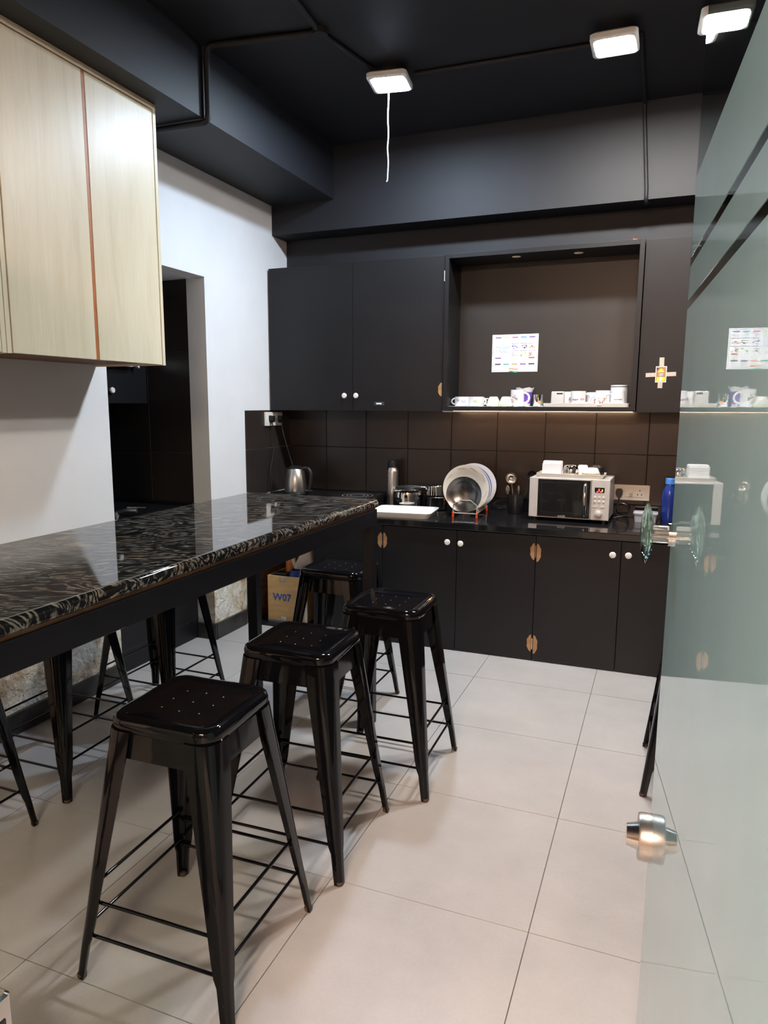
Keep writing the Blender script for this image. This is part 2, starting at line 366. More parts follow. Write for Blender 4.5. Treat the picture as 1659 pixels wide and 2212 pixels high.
# ---- ceiling, beams
ce = box('ceiling', (-3.4, -2.8, CEIL), (1.45, 4.75, CEIL + 0.1), 'black_paint'); struct(ce)
box('beam', (-2.62, -2.6, 2.725), (-2.04, 4.402, CEIL + 0.01), 'black_paint', ce, label='black painted beam along the left wall')
box('beam', (-2.62, 4.40, 2.54), (1.30, 4.66, CEIL + 0.01), 'black_paint', ce, label='black painted beam above the back cabinets')
# ---- left wall: near part, lintel, pier
struct(box('wall_left', (-2.70, -2.6, -0.02), (XN, 2.86, 2.73), 'wall_white'))
wl = struct(box('wall_left_pier', (-2.615, 3.61, -0.02), (XL, 4.66, 2.73), 'wall_white'))
struct(box('wall_left_lintel', (-2.615, 2.80, 2.155), (XL, 3.61, 2.73), 'wall_white'))
# side recess behind the opening: black tiled wash corner
struct(box('wall_recess_side', (-3.30, 3.622, -0.02), (-2.60, 3.70, 2.30), 'grout'))
wr_s = bpy.data.objects['wall_recess_side']
struct(box('wall_recess_back', (-3.34, 2.70, -0.02), (-3.235, 3.70, 2.30), 'black_laminate'))
struct(box('wall_recess_near', (-3.30, 2.70, -0.02), (-2.60, 2.80, 2.30), 'black_laminate'))
struct(box('ceiling_recess', (-3.34, 2.70, 2.152), (-2.58, 3.70, 2.30), 'wall_white'))
tile_me = {}
def wall_tile(parent, w_, h_, loc, rz=0):
    key = (round(w_, 3), round(h_, 3))
    if key not in tile_me:
        bm = BM(); a, b = key[0] / 2, key[1] / 2
        bm_loft(bm, [[(-a, 0, -b), (a, 0, -b), (a, 0, b), (-a, 0, b)], [(-a, -0.005, -b), (a, -0.005, -b), (a, -0.005, b), (-a, -0.005, b)], [(-a + .002, -0.007, -b + .002), (a - .002, -0.007, -b + .002), (a - .002, -0.007, b - .002), (-a + .002, -0.007, b - .002)]], cap0=False)
        me = finish(bm, 'wall_tile'); me.materials.append(M['black_tile']); tile_me[key] = me
    o = obj('tile', tile_me[key], 'black_tile', parent, loc=loc, rot=(random.uniform(-.002, .002), 0, rz + random.uniform(-.002, .002))); return o
for cx in (-2.768, -3.075):
    for k, cz in enumerate((0.996, 1.30, 1.604, 1.908)):
        wall_tile(wr_s, 0.302, 0.300, (cx, 3.622, cz))
    wall_tile(wr_s, 0.302, 0.085, (cx, 3.622, 2.106))
# ---- back wall with splash tiles
wb = struct(box('wall_back', (-2.62, YB, -0.02), (1.30, 4.70, 2.73), 'black_paint'))
GX = -0.9866
for i in range(-5, 7):
    x0, x1 = GX + i * 0.3015, GX + (i + 1) * 0.3015
    x0, x1 = max(x0, XL), min(x1, 1.19)
    for zc in (0.994, 1.297):
        h_ = 0.300 if zc < 1.2 else 0.302
        wall_tile(wb, x1 - x0 - 0.003, h_, ((x0 + x1) / 2, YB, zc))
for y0, y1 in ((4.005, 4.300), (4.303, 4.598)):
    for zc, h_ in ((0.994, 0.300), (1.2725, 0.250)):
        wall_tile(wl, y1 - y0 - 0.002, h_, (XL, (y0 + y1) / 2, zc), PI / 2)
# ---- other walls
struct(box('wall_right', (1.20, -2.6, -0.02), (1.35, 4.70, 3.05), 'dark_wall'))
struct(box('wall_front', (-2.70, -2.75, -0.02), (1.35, -2.60, 3.05), 'hall_wall'))
# ---- baseboards
struct(boxes('baseboard_left', [((XN - 0.01, -2.6, 0), (XN + 0.014, 2.86, 0.10))], 'baseboard', bevel=0.003))
struct(boxes('baseboard_pier', [((-2.612, 3.594, 0), (XL + 0.016, 3.612, 0.10)), ((XL - 0.005, 3.60, 0), (XL + 0.016, 3.955, 0.10))], 'baseboard', bevel=0.003))

# ---- glass door
th = math.radians(4.1)
DN = Vector((math.cos(th), math.sin(th), 0)); DD = 0.11
edge = Vector((0.0, 0.0, 0)); ye = 1.25; xe = (DD - ye * math.sin(th)) / math.cos(th)
door = sempty('door_1', (xe, ye, 0), math.radians(-90) + th)     # local x runs from free edge to hinge, local y = +DN side
# local +x = (sin th, -cos th), local +y = (cos th, sin th)
DW, DH = 0.92, 2.30
box('pane', (0, 0.0, 0.012), (DW, 0.010, DH), 'sheet_glass', door, label='clear greenish toughened glass sheet')
films = [(0.060, 1.580), (1.594, 1.643), (1.657, 1.772)]
for z0, z1 in films: box('frosted_film', (0.012, -0.0007, z0), (DW - 0.004, -0.0001, z1), 'film', door, label='milky blue-green frosted film')
hb = boxes('hinge_rail', [((DW - 0.10, -0.014, 0.002), (DW + 0.01, 0.024, 0.09))], 'steel_brushed', door, bevel=0.002)
kn = lathe('door_knob', [(0, -0.047), (0.014, -0.046), (0.014, 0.0), (0.014, 0.056), (0, 0.057)], 'clear_plastic', door, loc=(0.02, 0.0, 1.232), axis='Y')
for s, y in ((-1, -0.038), (1, 0.048)):
    lathe('knob_disc', [(0, -0.010), (0.030, -0.008), (0.046, -0.003), (0.050, 0.0), (0.046, 0.003), (0.030, 0.008), (0, 0.010)], 'green_glass', kn, seg=40, loc=(0, y, 0), axis='Y', label='round green glass disc of the knob')
lathe('collar', [(0, -0.006), (0.019, -0.006), (0.019, 0.016), (0, 0.016)], 'steel_mirror', kn, axis='Y')
lk = lathe('lock', [(0, -0.021), (0.038, -0.021), (0.0395, -0.018), (0.0395, 0.028), (0.038, 0.031), (0, 0.031)], 'steel_brushed', door, loc=(0.034, 0, 0.712), axis='Y', seg=36, label='round steel lock through the glass')
lathe('lock_ring', [(0.0396, -0.0005), (0.0402, 0.001), (0.0402, 0.009), (0.0396, 0.0105)], 'tape', lk, axis='Y', seg=36)
for y0, y1 in ((-0.021, -0.040), (0.031, 0.050)):
    lathe('lock_cylinder', [(0, y0), (0.023, y0), (0.018, y1), (0, y1)], 'steel', lk, axis='Y')
# fixed glass panel with the strike box of the lock
fp = sempty('window_1', (-0.70, 0.528, 0))
box('pane', (-0.95, -0.005, 0.012), (-0.02, 0.005, 2.30), 'sheet_glass', fp)
sb = bm = BM(); bm_loft(bm, [rrect(0.035, 0.03, 0.006, -0.11), rrect(0.035, 0.03, 0.006, -0.004), rrect(0.031, 0.026, 0.005, 0)])
sbx = obj('strike_box', bm, 'steel', fp, loc=(-0.035, 0, 0.725), smooth=30, label='steel lock strike box')
box('strike_slot', (0.0345, -0.014, -0.085), (0.0362, 0.018, -0.030), 'black_plastic', sbx)
lathe('strike_screw', [(0, 0), (0.006, 0), (0.005, 0.002), (0, 0.0025)], 'steel', sbx, loc=(0.035, 0.004, -0.016), axis='X', seg=14)
lathe('strike_button', [(0, 0), (0.005, 0), (0.004, 0.003), (0, 0.0035)], 'white_plastic', sbx, loc=(0.036, 0.006, -0.078), axis='X', seg=14)

# ================================================================== KITCHEN UNITS
def hinge_cut(parent, x, y, z, h, flip):
    # chipped bare-wood patch with the hinge barrel; flip -1: patch left of the seam, +1 right
    pts = []
    for k in range(9):
        a = -PI / 2 + PI * k / 8
        pts.append((flip * (0.006 + 0.024 * math.cos(a) * (1 + 0.15 * math.sin(3 * k))), h * math.sin(a)))
    if flip < 0: pts = pts[::-1]
    bm = BM(); bm_prism(bm, pts, -0.0016, 0.0004); obj('hinge_patch', bm, 'wood_raw', parent, loc=(x, y, z), label='bare wood around the hinge')
YC = 3.975        # face of the base doors
def base_unit(name, label, x0, x1, xm):
    u = thing(name, label, 'cabinet', (x0, YC, 0))
    W = x1 - x0
    boxes('body', [((0.001, 0.022, 0.0), (0.018, 0.62, 0.729)), ((W - 0.018, 0.022, 0.0), (W - 0.001, 0.62, 0.729)), ((0.018, 0.022, 0.0), (W - 0.018, 0.62, 0.018)), ((0.018, 0.022, 0.70), (W - 0.018, 0.62, 0.729)), ((0.018, 0.60, 0.018), (W - 0.018, 0.62, 0.70))], 'black_laminate', u)
    a = box('door', (0.0015, 0.0, 0.004), (xm - x0 - 0.0015, 0.020, 0.722), 'black_laminate', u, bevel=0.0012)
    b = box('door', (xm - x0 + 0.0015, 0.0, 0.004), (W - 0.0015, 0.020, 0.722), 'black_laminate', u, bevel=0.0012)
    return u, a, b
def knob(parent, x, y, z):
    return lathe('knob', [(0, 0), (0.007, 0), (0.007, -0.010), (0.0165, -0.014), (0.0175, -0.020), (0.014, -0.026), (0.004, -0.0275), (0, -0.025)], 'knob_white', parent, loc=(x, y, z), axis='Y', seg=22, label='white ceramic knob')
u1, a, b = base_unit('base_cabinet', 'black two-door base cabinet under the plate rack', -1.529, -0.618, -1.069)
knob(a, 0.408, 0, 0.653); knob(b, 0.486, 0, 0.650)
hinge_cut(a, 0.0, -0.0004, 0.632, 0.048, 1); hinge_cut(b, 0.911, -0.0004, 0.634, 0.048, -1); hinge_cut(b, 0.911, -0.0004, 0.105, 0.050, -1)
tube('hinge', [(0.9105, -0.001, 0.60), (0.9105, -0.001, 0.67)], 0.004, 'steel', b); tube('hinge', [(0.9105, -0.001, 0.07), (0.9105, -0.001, 0.135)], 0.004, 'steel', b)
u2, a, b = base_unit('base_cabinet', 'black two-door base cabinet under the microwave', -0.618, 0.276, -0.171)
knob(a, 0.406, 0, 0.651); knob(b, 0.485, 0, 0.654)
hinge_cut(a, 0.0, -0.0004, 0.628, 0.052, 1); hinge_cut(a, 0.0, -0.0004, 0.098, 0.055, 1)
u3, a, b = base_unit('base_cabinet', 'black base cabinet at the far right behind the glass door', 0.276, 1.19, 0.733)
knob(a, 0.406, 0, 0.651); knob(b, 0.485, 0, 0.654)
# left corner unit: blank panel and an open bay
u0 = thing('corner_cabinet', 'black corner base cabinet with an open doorless bay holding a crate', 'cabinet', (-2.49, YC, 0))
boxes('body', [((0.020, 0.0, 0.0), (0.043, 0.62, 0.80)), ((0.494, 0.0, 0.0), (0.512, 0.62, 0.80)), ((0.043, 0.60, 0.0), (0.494, 0.62, 0.80)), ((0.043, 0.0, 0.76), (0.494, 0.62, 0.80)), ((0.043, 0.0, 0.0), (0.494, 0.6, 0.012))], 'black_laminate', u0)
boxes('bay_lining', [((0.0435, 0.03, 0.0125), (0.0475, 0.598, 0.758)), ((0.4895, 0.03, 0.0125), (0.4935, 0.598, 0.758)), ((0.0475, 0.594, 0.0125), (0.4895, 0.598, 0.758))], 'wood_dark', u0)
box('panel', (0.513, 0.0, 0.004), (0.9595, 0.020, 0.728), 'black_laminate', u0, bevel=0.0012)
hinge_cut(u0, 0.960, -0.0004, 0.632, 0.048, -1)
tube('hinge', [(0.958, -0.001, 0.60), (0.958, -0.001, 0.67)], 0.004, 'steel', u0)
for z in (0.40, 0.10): tube('hinge', [(0.018, -0.004, z - 0.04), (0.018, -0.004, z + 0.04)], 0.006, 'steel_brushed', u0)
# worktops
tag(box('worktop', (-1.715, 3.955, 0.7295), (1.19, 4.599, 0.768), 'granite_black', bevel=0.004), 'polished black granite worktop along the back wall', 'worktop')
tag(box('splash_strip', (-1.712, 4.580, 0.7685), (1.19, 4.599, 0.842), 'granite_black', bevel=0.002), 'low black granite upstand behind the worktop', 'upstand')
rt_ = thing('raised_worktop', 'raised black granite worktop in the left corner under the kettle', 'worktop', (-2.49, 3.96, 0))
box('slab', (0.006, 0.0, 0.802), (0.772, 0.635, 0.838), 'granite_black', rt_, bevel=0.003)
box('side_panel', (0.752, 0.02, 0.7685), (0.770, 0.615, 0.8015), 'granite_black', rt_)
# wall cabinets
YU = 4.32
def wall_unit(name, label, x0, x1, seams):
    u = thing(name, label, 'cabinet', (x0, YU, 1.397)); W = x1 - x0; H = 0.918; D = YB - YU - 0.009
    boxes('body', [((0.001, 0.02, 0), (0.018, D, H)), ((W - 0.018, 0.02, 0), (W - 0.001, D, H)), ((0.018, 0.02, 0), (W - 0.018, D, 0.018)), ((0.018, 0.02, H - 0.018), (W - 0.018, D, H)), ((0.018, D - 0.01, 0.018), (W - 0.018, D, H - 0.018))], 'black_laminate', u)
    ds = []
    for s0, s1 in zip(seams, seams[1:]):
        ds.append(box('door', (s0 - x0 + 0.0015, 0, 0.0), (s1 - x0 - 0.0015, 0.0195, H), 'black_laminate', u, bevel=0.0012))
    return u, ds
u, ds = wall_unit('wall_cabinet', 'black two-door wall cabinet left of the open display niche', -2.478, -1.272, (-2.478, -1.874, -1.272))
knob(ds[0], 0.553, 0, 0.096); knob(ds[1], 0.634, 0, 0.096)
box('sticker', (0.754, -0.0006, 0.035), (0.822, 0.0002, 0.058), 'dark_ink', ds[1]); box('sticker_print', (0.768, -0.0012, 0.0415), (0.805, -0.0005, 0.0505), 'paper_white', ds[1])
tube('hinge', [(1.2055, 0.002, 0.77), (1.2055, 0.002, 0.83)], 0.0045, 'white_plastic', ds[1]); hinge_cut(ds[1], 1.206, -0.0004, 0.132, 0.042, -1)
u, ds = wall_unit('wall_cabinet', 'black single-door wall cabinet with a taped photo on it', -0.154, 0.42, (-0.154, 0.42))
knob(ds[0], 0.5, 0, 0.096)
u, ds = wall_unit('wall_cabinet', 'black wall cabinet at the far right behind the glass door', 0.42, 1.19, (0.42, 0.80, 1.19))
# display niche
nx0, nx1 = -1.268, -0.157; NW = nx1 - nx0
ns = thing('display_niche', 'open black display niche with mugs between the wall cabinets', 'shelf', (nx0, 4.305, 1.400))
boxes('frame', [((0, 0, 0), (0.026, 0.284, 0.918)), ((NW - 0.026, 0, 0), (NW, 0.284, 0.918)), ((0.026, 0, 0.892), (NW - 0.026, 0.284, 0.918)), ((0.026, 0, 0.0), (NW - 0.026, 0.284, 0.026))], 'black_laminate', ns, bevel=0.001)
box('back_board', (0.0265, 0.272, 0.0265), (NW - 0.0265, 0.2835, 0.8915), 'niche_board', ns)
M['led_strip'] = mat('led_strip', (0.9, 0.8, 0.7), 0.5, emit=(1.0, 0.60, 0.33), es=LED_POWER)
box('led_strip', (0.02, 0.180, -0.006), (NW - 0.02, 0.192, -0.0005), 'led_strip', ns, label='warm LED strip on the underside of the niche')
box('edge_trim', (0.004, 0.001, -0.0075), (NW - 0.004, 0.03, -0.0005), 'trim_wood', ns, label='pale trim strip under the niche')
for x, y in ((-0.865, 4.40), (-0.515, 4.42)):
    d = lathe('downlight', [(0, -0.0015), (0.022, -0.0015), (0.026, 0.0002), (0, 0.0005)], 'downlight', ns, loc=(x - nx0, y - 4.305, 0.8915), seg=20)
# cabinet and wash counter in the recess
rc = thing('recess_cabinet', 'black wall cabinet inside the tiled recess on the left', 'cabinet', (-3.23, 2.92, 1.44))
box('body', (0, 0, 0), (0.28, 0.69, 0.70), 'black_laminate', rc); rd = box('door', (0.282, 0.0, 0), (0.30, 0.69, 0.70), 'black_laminate', rc, bevel=0.001)
lathe('knob', [(0, 0), (0.007, 0), (0.007, 0.010), (0.0165, 0.014), (0.0175, 0.020), (0.014, 0.026), (0, 0.0275)], 'knob_white', rd, loc=(0.30, 0.372, 0.073), axis='X', seg=22)
wbk = thing('white_bracket', 'white plastic rail hooked under the pale wooden cabinet', 'rail', (-2.905, 3.20, 1.644))
bm = BM(); bm_loft(bm, [[(0, 0.0, 0.008), (0.02, 0.0, 0.008), (0.02, 0.0, 0.05), (0, 0.0, 0.05)], [(0, 0.24, 0.006), (0.02, 0.24, 0.006), (0.02, 0.24, 0.05), (0, 0.24, 0.05)], [(0, 0.265, 0.020), (0.02, 0.265, 0.020), (0.02, 0.265, 0.05), (0, 0.265, 0.05)], [(0, 0.30, 0.0), (0.02, 0.30, 0.0), (0.02, 0.30, 0.05), (0, 0.30, 0.05)]])
obj('rail', bm, 'white_enamel', wbk)
wc = thing('wash_counter', 'black wash counter filling the recess in the left wall', 'counter', (-3.23, 2.81, 0))
box('top', (0, 0, 0.79), (0.625, 0.80, 0.826), 'granite_black', wc, bevel=0.003)
box('front_panel', (0.598, 0.005, 0.006), (0.616, 0.798, 0.788), 'black_laminate', wc, bevel=0.0015)
boxes('upstand', [((0.0, 0.783, 0.8265), (0.615, 0.803, 0.845))], 'granite_black', wc)
box('kick_groove', (0.6155, 0.02, 0.12), (0.6168, 0.78, 0.126), 'slab_dark', wc)
tp = thing('tap', 'dark metal tap lying low over the wash counter', 'tap', (-2.78, 3.12, 0.8262))
tube('spout', [(0, 0, 0.012), (0.06, 0.02, 0.03), (0.11, 0.04, 0.028)], [0.012, 0.014, 0.013], 'steel_brushed', tp); tube('lever', [(0.05, 0.03, 0.045), (0.12, 0.10, 0.038)], 0.005, 'steel_mirror', tp)
lathe('base', [(0, 0), (0.02, 0), (0.018, 0.02), (0, 0.022)], 'steel_brushed', tp, seg=18)

# pale wooden wall cabinets on the left
def wood_unit(label, y0, y1, doors):
    u = thing('wooden_wall_cabinet', label, 'cabinet', (XN, y0, 1.612)); L = y1 - y0; H = 1.112; D = -2.15 - XN
    boxes('carcass', [((0.001, 0, 0), (D, 0.018, H)), ((0.001, L - 0.018, 0), (D, L, H)), ((0.001, 0.018, H - 0.022), (D, L - 0.018, H)), ((0.001, 0.018, 0.018), (0.012, L - 0.018, H - 0.022))], 'ash', u)
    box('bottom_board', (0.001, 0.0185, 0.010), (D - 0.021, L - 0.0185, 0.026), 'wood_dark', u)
    for a_, b_ in doors:
        box('door', (D - 0.020, a_ - y0, 0.002), (D + 0.0005, b_ - y0, H - 0.028), 'ash', u, bevel=0.0008)
    return u, D, H
u, D, H = wood_unit('pale ash wood wall cabinet with an orange strip between its doors', 1.918, 2.79, ((1.943, 2.349), (2.368, 2.765)))
box('edge_strip', (D - 0.020, 2.3515 - 1.918, 0.001), (D - 0.0015, 2.3655 - 1.918, H - 0.028), 'orange_edge', u, label='orange-brown edge strip')
wood_unit('pale ash wood wall cabinet cut off at the left picture edge', 1.02, 1.914, ((1.042, 1.46), (1.474, 1.893)))

# ================================================================== BAR TABLE
TX0, TX1, TY0, TY1, TZ = -1.79, -1.135, 0.72, 2.905, 1.03
tb = thing('bar_table', 'long bar table with black streaked marble top on a black steel frame', 'table', ((TX0 + TX1) / 2, (TY0 + TY1) / 2, 0))
hx, hy = (TX1 - TX0) / 2, (TY1 - TY0) / 2
bm = BM()
rs = []
for ins, z in ((0.004, TZ - 0.032), (0.0, TZ - 0.028), (-0.001, TZ - 0.014), (0.002, TZ - 0.006), (0.006, TZ - 0.0015), (0.010, TZ), (0.018, TZ)): rs.append(rrect(hx - ins, hy - ins, 0.012, z, 3))
bm_loft(bm, rs); obj('tabletop', bm, 'marble', tb, smooth=40)
rz0, rz1 = TZ - 0.112, TZ - 0.044
for nm, a, b in (('rail', (-hx + .006, -hy + .05, rz0), (-hx + .056, hy - .05, rz1)), ('rail', (hx - .056, -hy + .05, rz0), (hx - .006, hy - .05, rz1)), ('rail', (-hx + .056, -hy + .006, rz0), (hx - .056, -hy + .046, rz1)), ('rail', (-hx + .056, hy - .046, rz0), (hx - .056, hy - .006, rz1))): box(nm, a, b, 'frame_steel', tb, bevel=0.002)
box('sub_board', (-hx + .012, -hy + .012, rz1 + 0.0002), (hx - .012, hy - .012, TZ - 0.0322), 'wood_dark', tb)
for sx in (-1, 1):
    for sy in (-1, 1):
        x = sx * (hx - .031); y = sy * (hy - .028)
        box('leg', (x - .025, y - .022, 0.0005), (x + .025, y + .022, rz1), 'frame_steel', tb, bevel=0.002)

# ================================================================== STOOLS
SH = 0.690
def make_stool():
    s = thing('bar_stool', '', 'stool')
    def sp(z): return 0.212 - (0.212 - 0.140) * z / 0.66
    # seat
    bm = BM(); rings = [rrect(h, h, r, z, 6) for h, r, z in ((0.148, .046, SH - .040), (0.152, .048, SH - .036), (0.153, .049, SH - .016), (0.150, .047, SH - .006), (0.143, .043, SH - .0005), (0.136, .040, SH), (0.129, .036, SH - .001), (0.124, .034, SH - .0045), (0.118, .032, SH - .0055), (0.05, .016, SH - .0065))]
    bm_loft(bm, rings, cap0=False); obj('seat', bm, 'stool_paint', s, smooth=60)
    bm = BM()
    for x, y in ((0, 0), (.06, .0), (-.06, 0), (0, .06), (0, -.06), (.055, .055), (-.055, .055), (.055, -.055), (-.055, -.055)):
        bm_lathe(bm, [(0, 0), (0.0022, 0)], 8, (x, y, SH - .0056))
    obj('drain_holes', bm, 'tape', s, label='small drain holes in the seat', kind='stuff')
    # apron
    bm = BM(); bm_loft(bm, [rrect(0.152, 0.152, .046, SH - .104, 6), rrect(0.146, 0.146, .044, SH - .034, 6), rrect(0.143, 0.143, .041, SH - .034, 6), rrect(0.149, 0.149, .043, SH - .104, 6), rrect(0.152, 0.152, .046, SH - .104, 6)], cap0=False, cap1=False)
    obj('apron', bm, 'stool_paint', s, smooth=45)
    # legs
    for qx, qy in ((1, 1), (-1, 1), (-1, -1), (1, -1)):
        rings = []
        for z, wd, rr in ((SH - .036, .078, .046), (0.60, .076, .044), (0.50, .068, .038), (0.38, .058, .031), (0.26, .048, .025), (0.15, .040, .020), (0.115, .036, .017), (0.095, .029, .0145), (0.012, .025, .0125), (0.001, .024, .012)):
            c_ = sp(z) + 0.014; out = []; inn = []
            t_ = 0.0045 if z > 0.11 else 0.0075
            # outer path: flange end, straight, arc, straight, flange end
            def path(off, w2):
                P = [(c_ - w2, c_ - off)]
                r_ = max(rr - off, 0.004); cc = c_ - off - r_
                for k in range(6):
                    a = PI / 2 - PI / 2 * k / 5; P.append((cc + r_ * math.cos(a), cc + r_ * math.sin(a)))
                P.append((c_ - off, c_ - w2)); return P
            o_ = path(0, wd); i_ = path(t_, wd)[::-1]
            rings.append([(qx * x, qy * y, z) for x, y in o_ + i_])
        bm = BM(); bm_loft(bm, rings); lg = obj('leg', bm, 'stool_paint', s, smooth=40)
        f = sp(0) + 0.014 - 0.0115
        lathe('foot_cap', [(0, 0), (0.0112, 0), (0.0122, 0.010), (0.0105, 0.012), (0, 0.012)], 'rubber', lg, seg=12, loc=(qx * f, qy * f, 0.0002))
    # rungs
    for z, ax in ((0.206, 'x'), (0.116, 'x'), (0.242, 'y'), (0.140, 'y')):
        e = sp(z) + 0.002
        for sg in (-1, 1):
            pts = [(-e, sg * e, z), (e, sg * e, z)] if ax == 'x' else [(sg * e, -e, z), (sg * e, e, z)]
            tube('rung', pts, 0.0046, 'stool_paint', s, seg=8)
    return s
st0 = make_stool()
spots = [(-1.072, 1.445, 0.02, 'black metal bar stool nearest the camera, its seat fully in view', None),
         (-1.045, 2.005, 0.03, 'black metal bar stool second from the camera along the near side of the table', None),
         (-0.945, 2.552, 0.02, 'black metal bar stool third from the camera, in front of the base cabinet doors', None),
         (-1.378, 3.030, 0.0, 'black metal bar stool at the far end of the table beside the crate', None),
         (-2.145, 1.470, 0.0, 'black metal bar stool cut by the left picture edge under the table', None),
         (-2.150, 2.045, 0.02, 'black metal bar stool between the table and the peeling white wall', None),
         (-2.140, 2.650, 0.0, 'black metal bar stool in front of the black recess panel behind the table', None),
         (0.225, 2.902, 0.0, 'black metal bar stool mostly hidden behind the glass door', None)]
for i, (x, y, a, lb, g) in enumerate(spots):
    o = st0 if i == 0 else copy_tree(st0)
    o.location = (x, y, 0); o.rotation_euler.z = a; o['label'] = lb; o['group'] = 'black metal bar stools'

# ================================================================== LAMPS AND CEILING FITTINGS
def flood(label, x, y, rz, lampmat):
    u = thing('flood_light', label, 'lamp', (x, y, 2.975), rz, 'ceiling flood lights')
    bm = BM(); bm_loft(bm, [rrect(0.092, 0.092, .018, 0.0, 4), rrect(0.098, 0.098, .020, 0.006, 4), rrect(0.098, 0.098, .020, 0.024, 4), rrect(0.085, 0.085, .018, 0.034, 4)]); obj('housing', bm, 'lamp_housing', u, smooth=40)
    bm = BM(); bm_loft(bm, [rrect(0.080, 0.080, .022, -0.002, 5), rrect(0.082, 0.082, .022, 0.0005, 5)]); obj('light_panel', bm, lampmat, u)
    box('bracket', (-0.03, -0.012, 0.034), (0.03, 0.012, CEIL - 2.975), 'lamp_housing', u)
    return u
flood('square flood light with a cord hanging from it, on the black ceiling', -1.345, 3.560, 0.14, 'lamp_cool')
flood('square flood light in the middle of the black ceiling', -0.305, 3.570, 0.0, 'lamp_neutral')
flood('added flood light standing in for a lamp reflection at the top of the glass door', 0.125, 3.520, 0.05, 'lamp_neutral')  # extra lamp added in place of a flood light's mirror image in the pane
random.seed(3)
pts = [(0.005 * math.sin(k * 0.9) * 0.4, 0.003 * math.cos(k * 1.3) * 0.4, -0.022 * k) for k in range(20)]
tag(tube('hanging_cord', [(-1.372 + p[0], 3.612 + p[1], 2.972 + p[2]) for p in pts] + [(-1.380, 3.612, 2.548)], 0.0032, 'cord_white', seg=6), 'thin white cord hanging straight down from the flood light', 'cord')
cd = thing('conduit', 'black conduit pipe bending over the left beam and along the ceiling', 'conduit', (-2.03, 3.0, 2.71))
tube('pipe', [(-0.44, -0.015, -0.003), (-0.10, -0.005, -0.003)] + bez((-0.06, -0.004, -0.003), (0.012, 0, -0.003), (0.012, 0, 0.0), (0.012, 0, 0.06), 8) + bez((0.012, 0, 0.26), (0.012, 0, 0.315), (0.02, 0.004, 0.316), (0.07, 0.01, 0.316), 8) + [(0.54, 0.08, 0.316)], 0.014, 'conduit_paint', cd)
tube('branch_pipe', [(0.54, 0.08, 0.318), (0.56, -0.20, 0.318), (0.60, -0.8, 0.318)], 0.011, 'conduit_paint', cd); tube('branch_pipe', [(0.54, 0.08, 0.318), (0.62, 0.50, 0.318)], 0.011, 'conduit_paint', cd)
lathe('junction_box', [(0, 0), (0.035, 0), (0.035, 0.026), (0, 0.026)], 'conduit_paint', cd, loc=(0.54, 0.08, 0.303), seg=20)
tag(tube('conduit', [(-1.24, 3.62, 3.030), (-0.40, 3.64, 3.030)], 0.0095, 'conduit_paint'), 'thin black conduit on the ceiling joining the two flood lights', 'conduit')
tag(tube('conduit', [(-0.20, 3.63, 3.030), (-0.205, 4.30, 3.030)] + bez((-0.205, 4.34, 3.03), (-0.205, 4.39, 3.03), (-0.205, 4.39, 3.03), (-0.203, 4.390, 2.97), 6) + [(-0.172, 4.390, 2.60)] + bez((-0.171, 4.390, 2.56), (-0.170, 4.392, 2.535), (-0.170, 4.40, 2.528), (-0.168, 4.43, 2.526), 6), 0.010, 'conduit_paint'), 'black conduit running down the beam above the display niche', 'conduit')
# hallway behind the camera
hl = thing('hallway_light', 'warm ceiling panel light in the hallway behind the camera', 'lamp', (-0.1, -2.0, 2.97))
box('panel', (-0.6, -0.3, 0.0), (0.6, 0.3, 0.02), 'lamp_warm', hl); box('frame', (-0.63, -0.33, 0.021), (0.63, 0.33, CEIL - 2.97), 'lamp_housing', hl)

# ================================================================== WALL THINGS
# socket by the kettle, on the left pier wall (x faces +)
sk = thing('wall_socket', 'white double socket with two black plugs on the left tiled wall', 'socket', (XL + 0.0075, 4.235, 1.293))
box('plate', (0, 0, 0), (0.012, 0.232, 0.092), 'white_plastic', sk, bevel=0.003)
for y in (0.06, 0.172): box('switch', (0.0121, y - 0.045, 0.018), (0.0145, y + 0.045, 0.075), 'white_enamel', sk, bevel=0.002)
def wplug(label, y, cordpts):
    p = thing('plug', label, 'plug', (XL + 0.0225, y, 1.345))
    bm = BM(); bm_loft(bm, [[(a, b * 0.020, c) for a, b, c in ((0, -1, 0.018), (0, 1, 0.018), (0, 1, -0.016), (0, 0.45, -0.032), (0, -0.45, -0.032), (0, -1, -0.016))], [(0.03, b * 0.015, c * 0.85) for a, b, c in ((0, -1, 0.018), (0, 1, 0.018), (0, 1, -0.016), (0, 0.45, -0.032), (0, -0.45, -0.032), (0, -1, -0.016))]])
    obj('body', bm, 'black_plastic', p); tube('cord', cordpts, 0.0032, 'black_plastic', p, seg=6); return p
wplug('black plug in the left half of the white double socket', 4.292, [(0.015, 0, -0.03), (0.018, 0.01, -0.10), (0.016, 0.015, -0.22), (0.012, -0.03, -0.34), (0.012, -0.04, -0.48), (0.012, -0.03, -0.5035)])
wplug('black plug in the right half of the white double socket feeding the kettle', 4.412, [(0.015, 0, -0.03), (0.03, 0.01, -0.12), (0.09, -0.02, -0.26), (0.15, -0.055, -0.37), (0.162, -0.06, -0.385)])
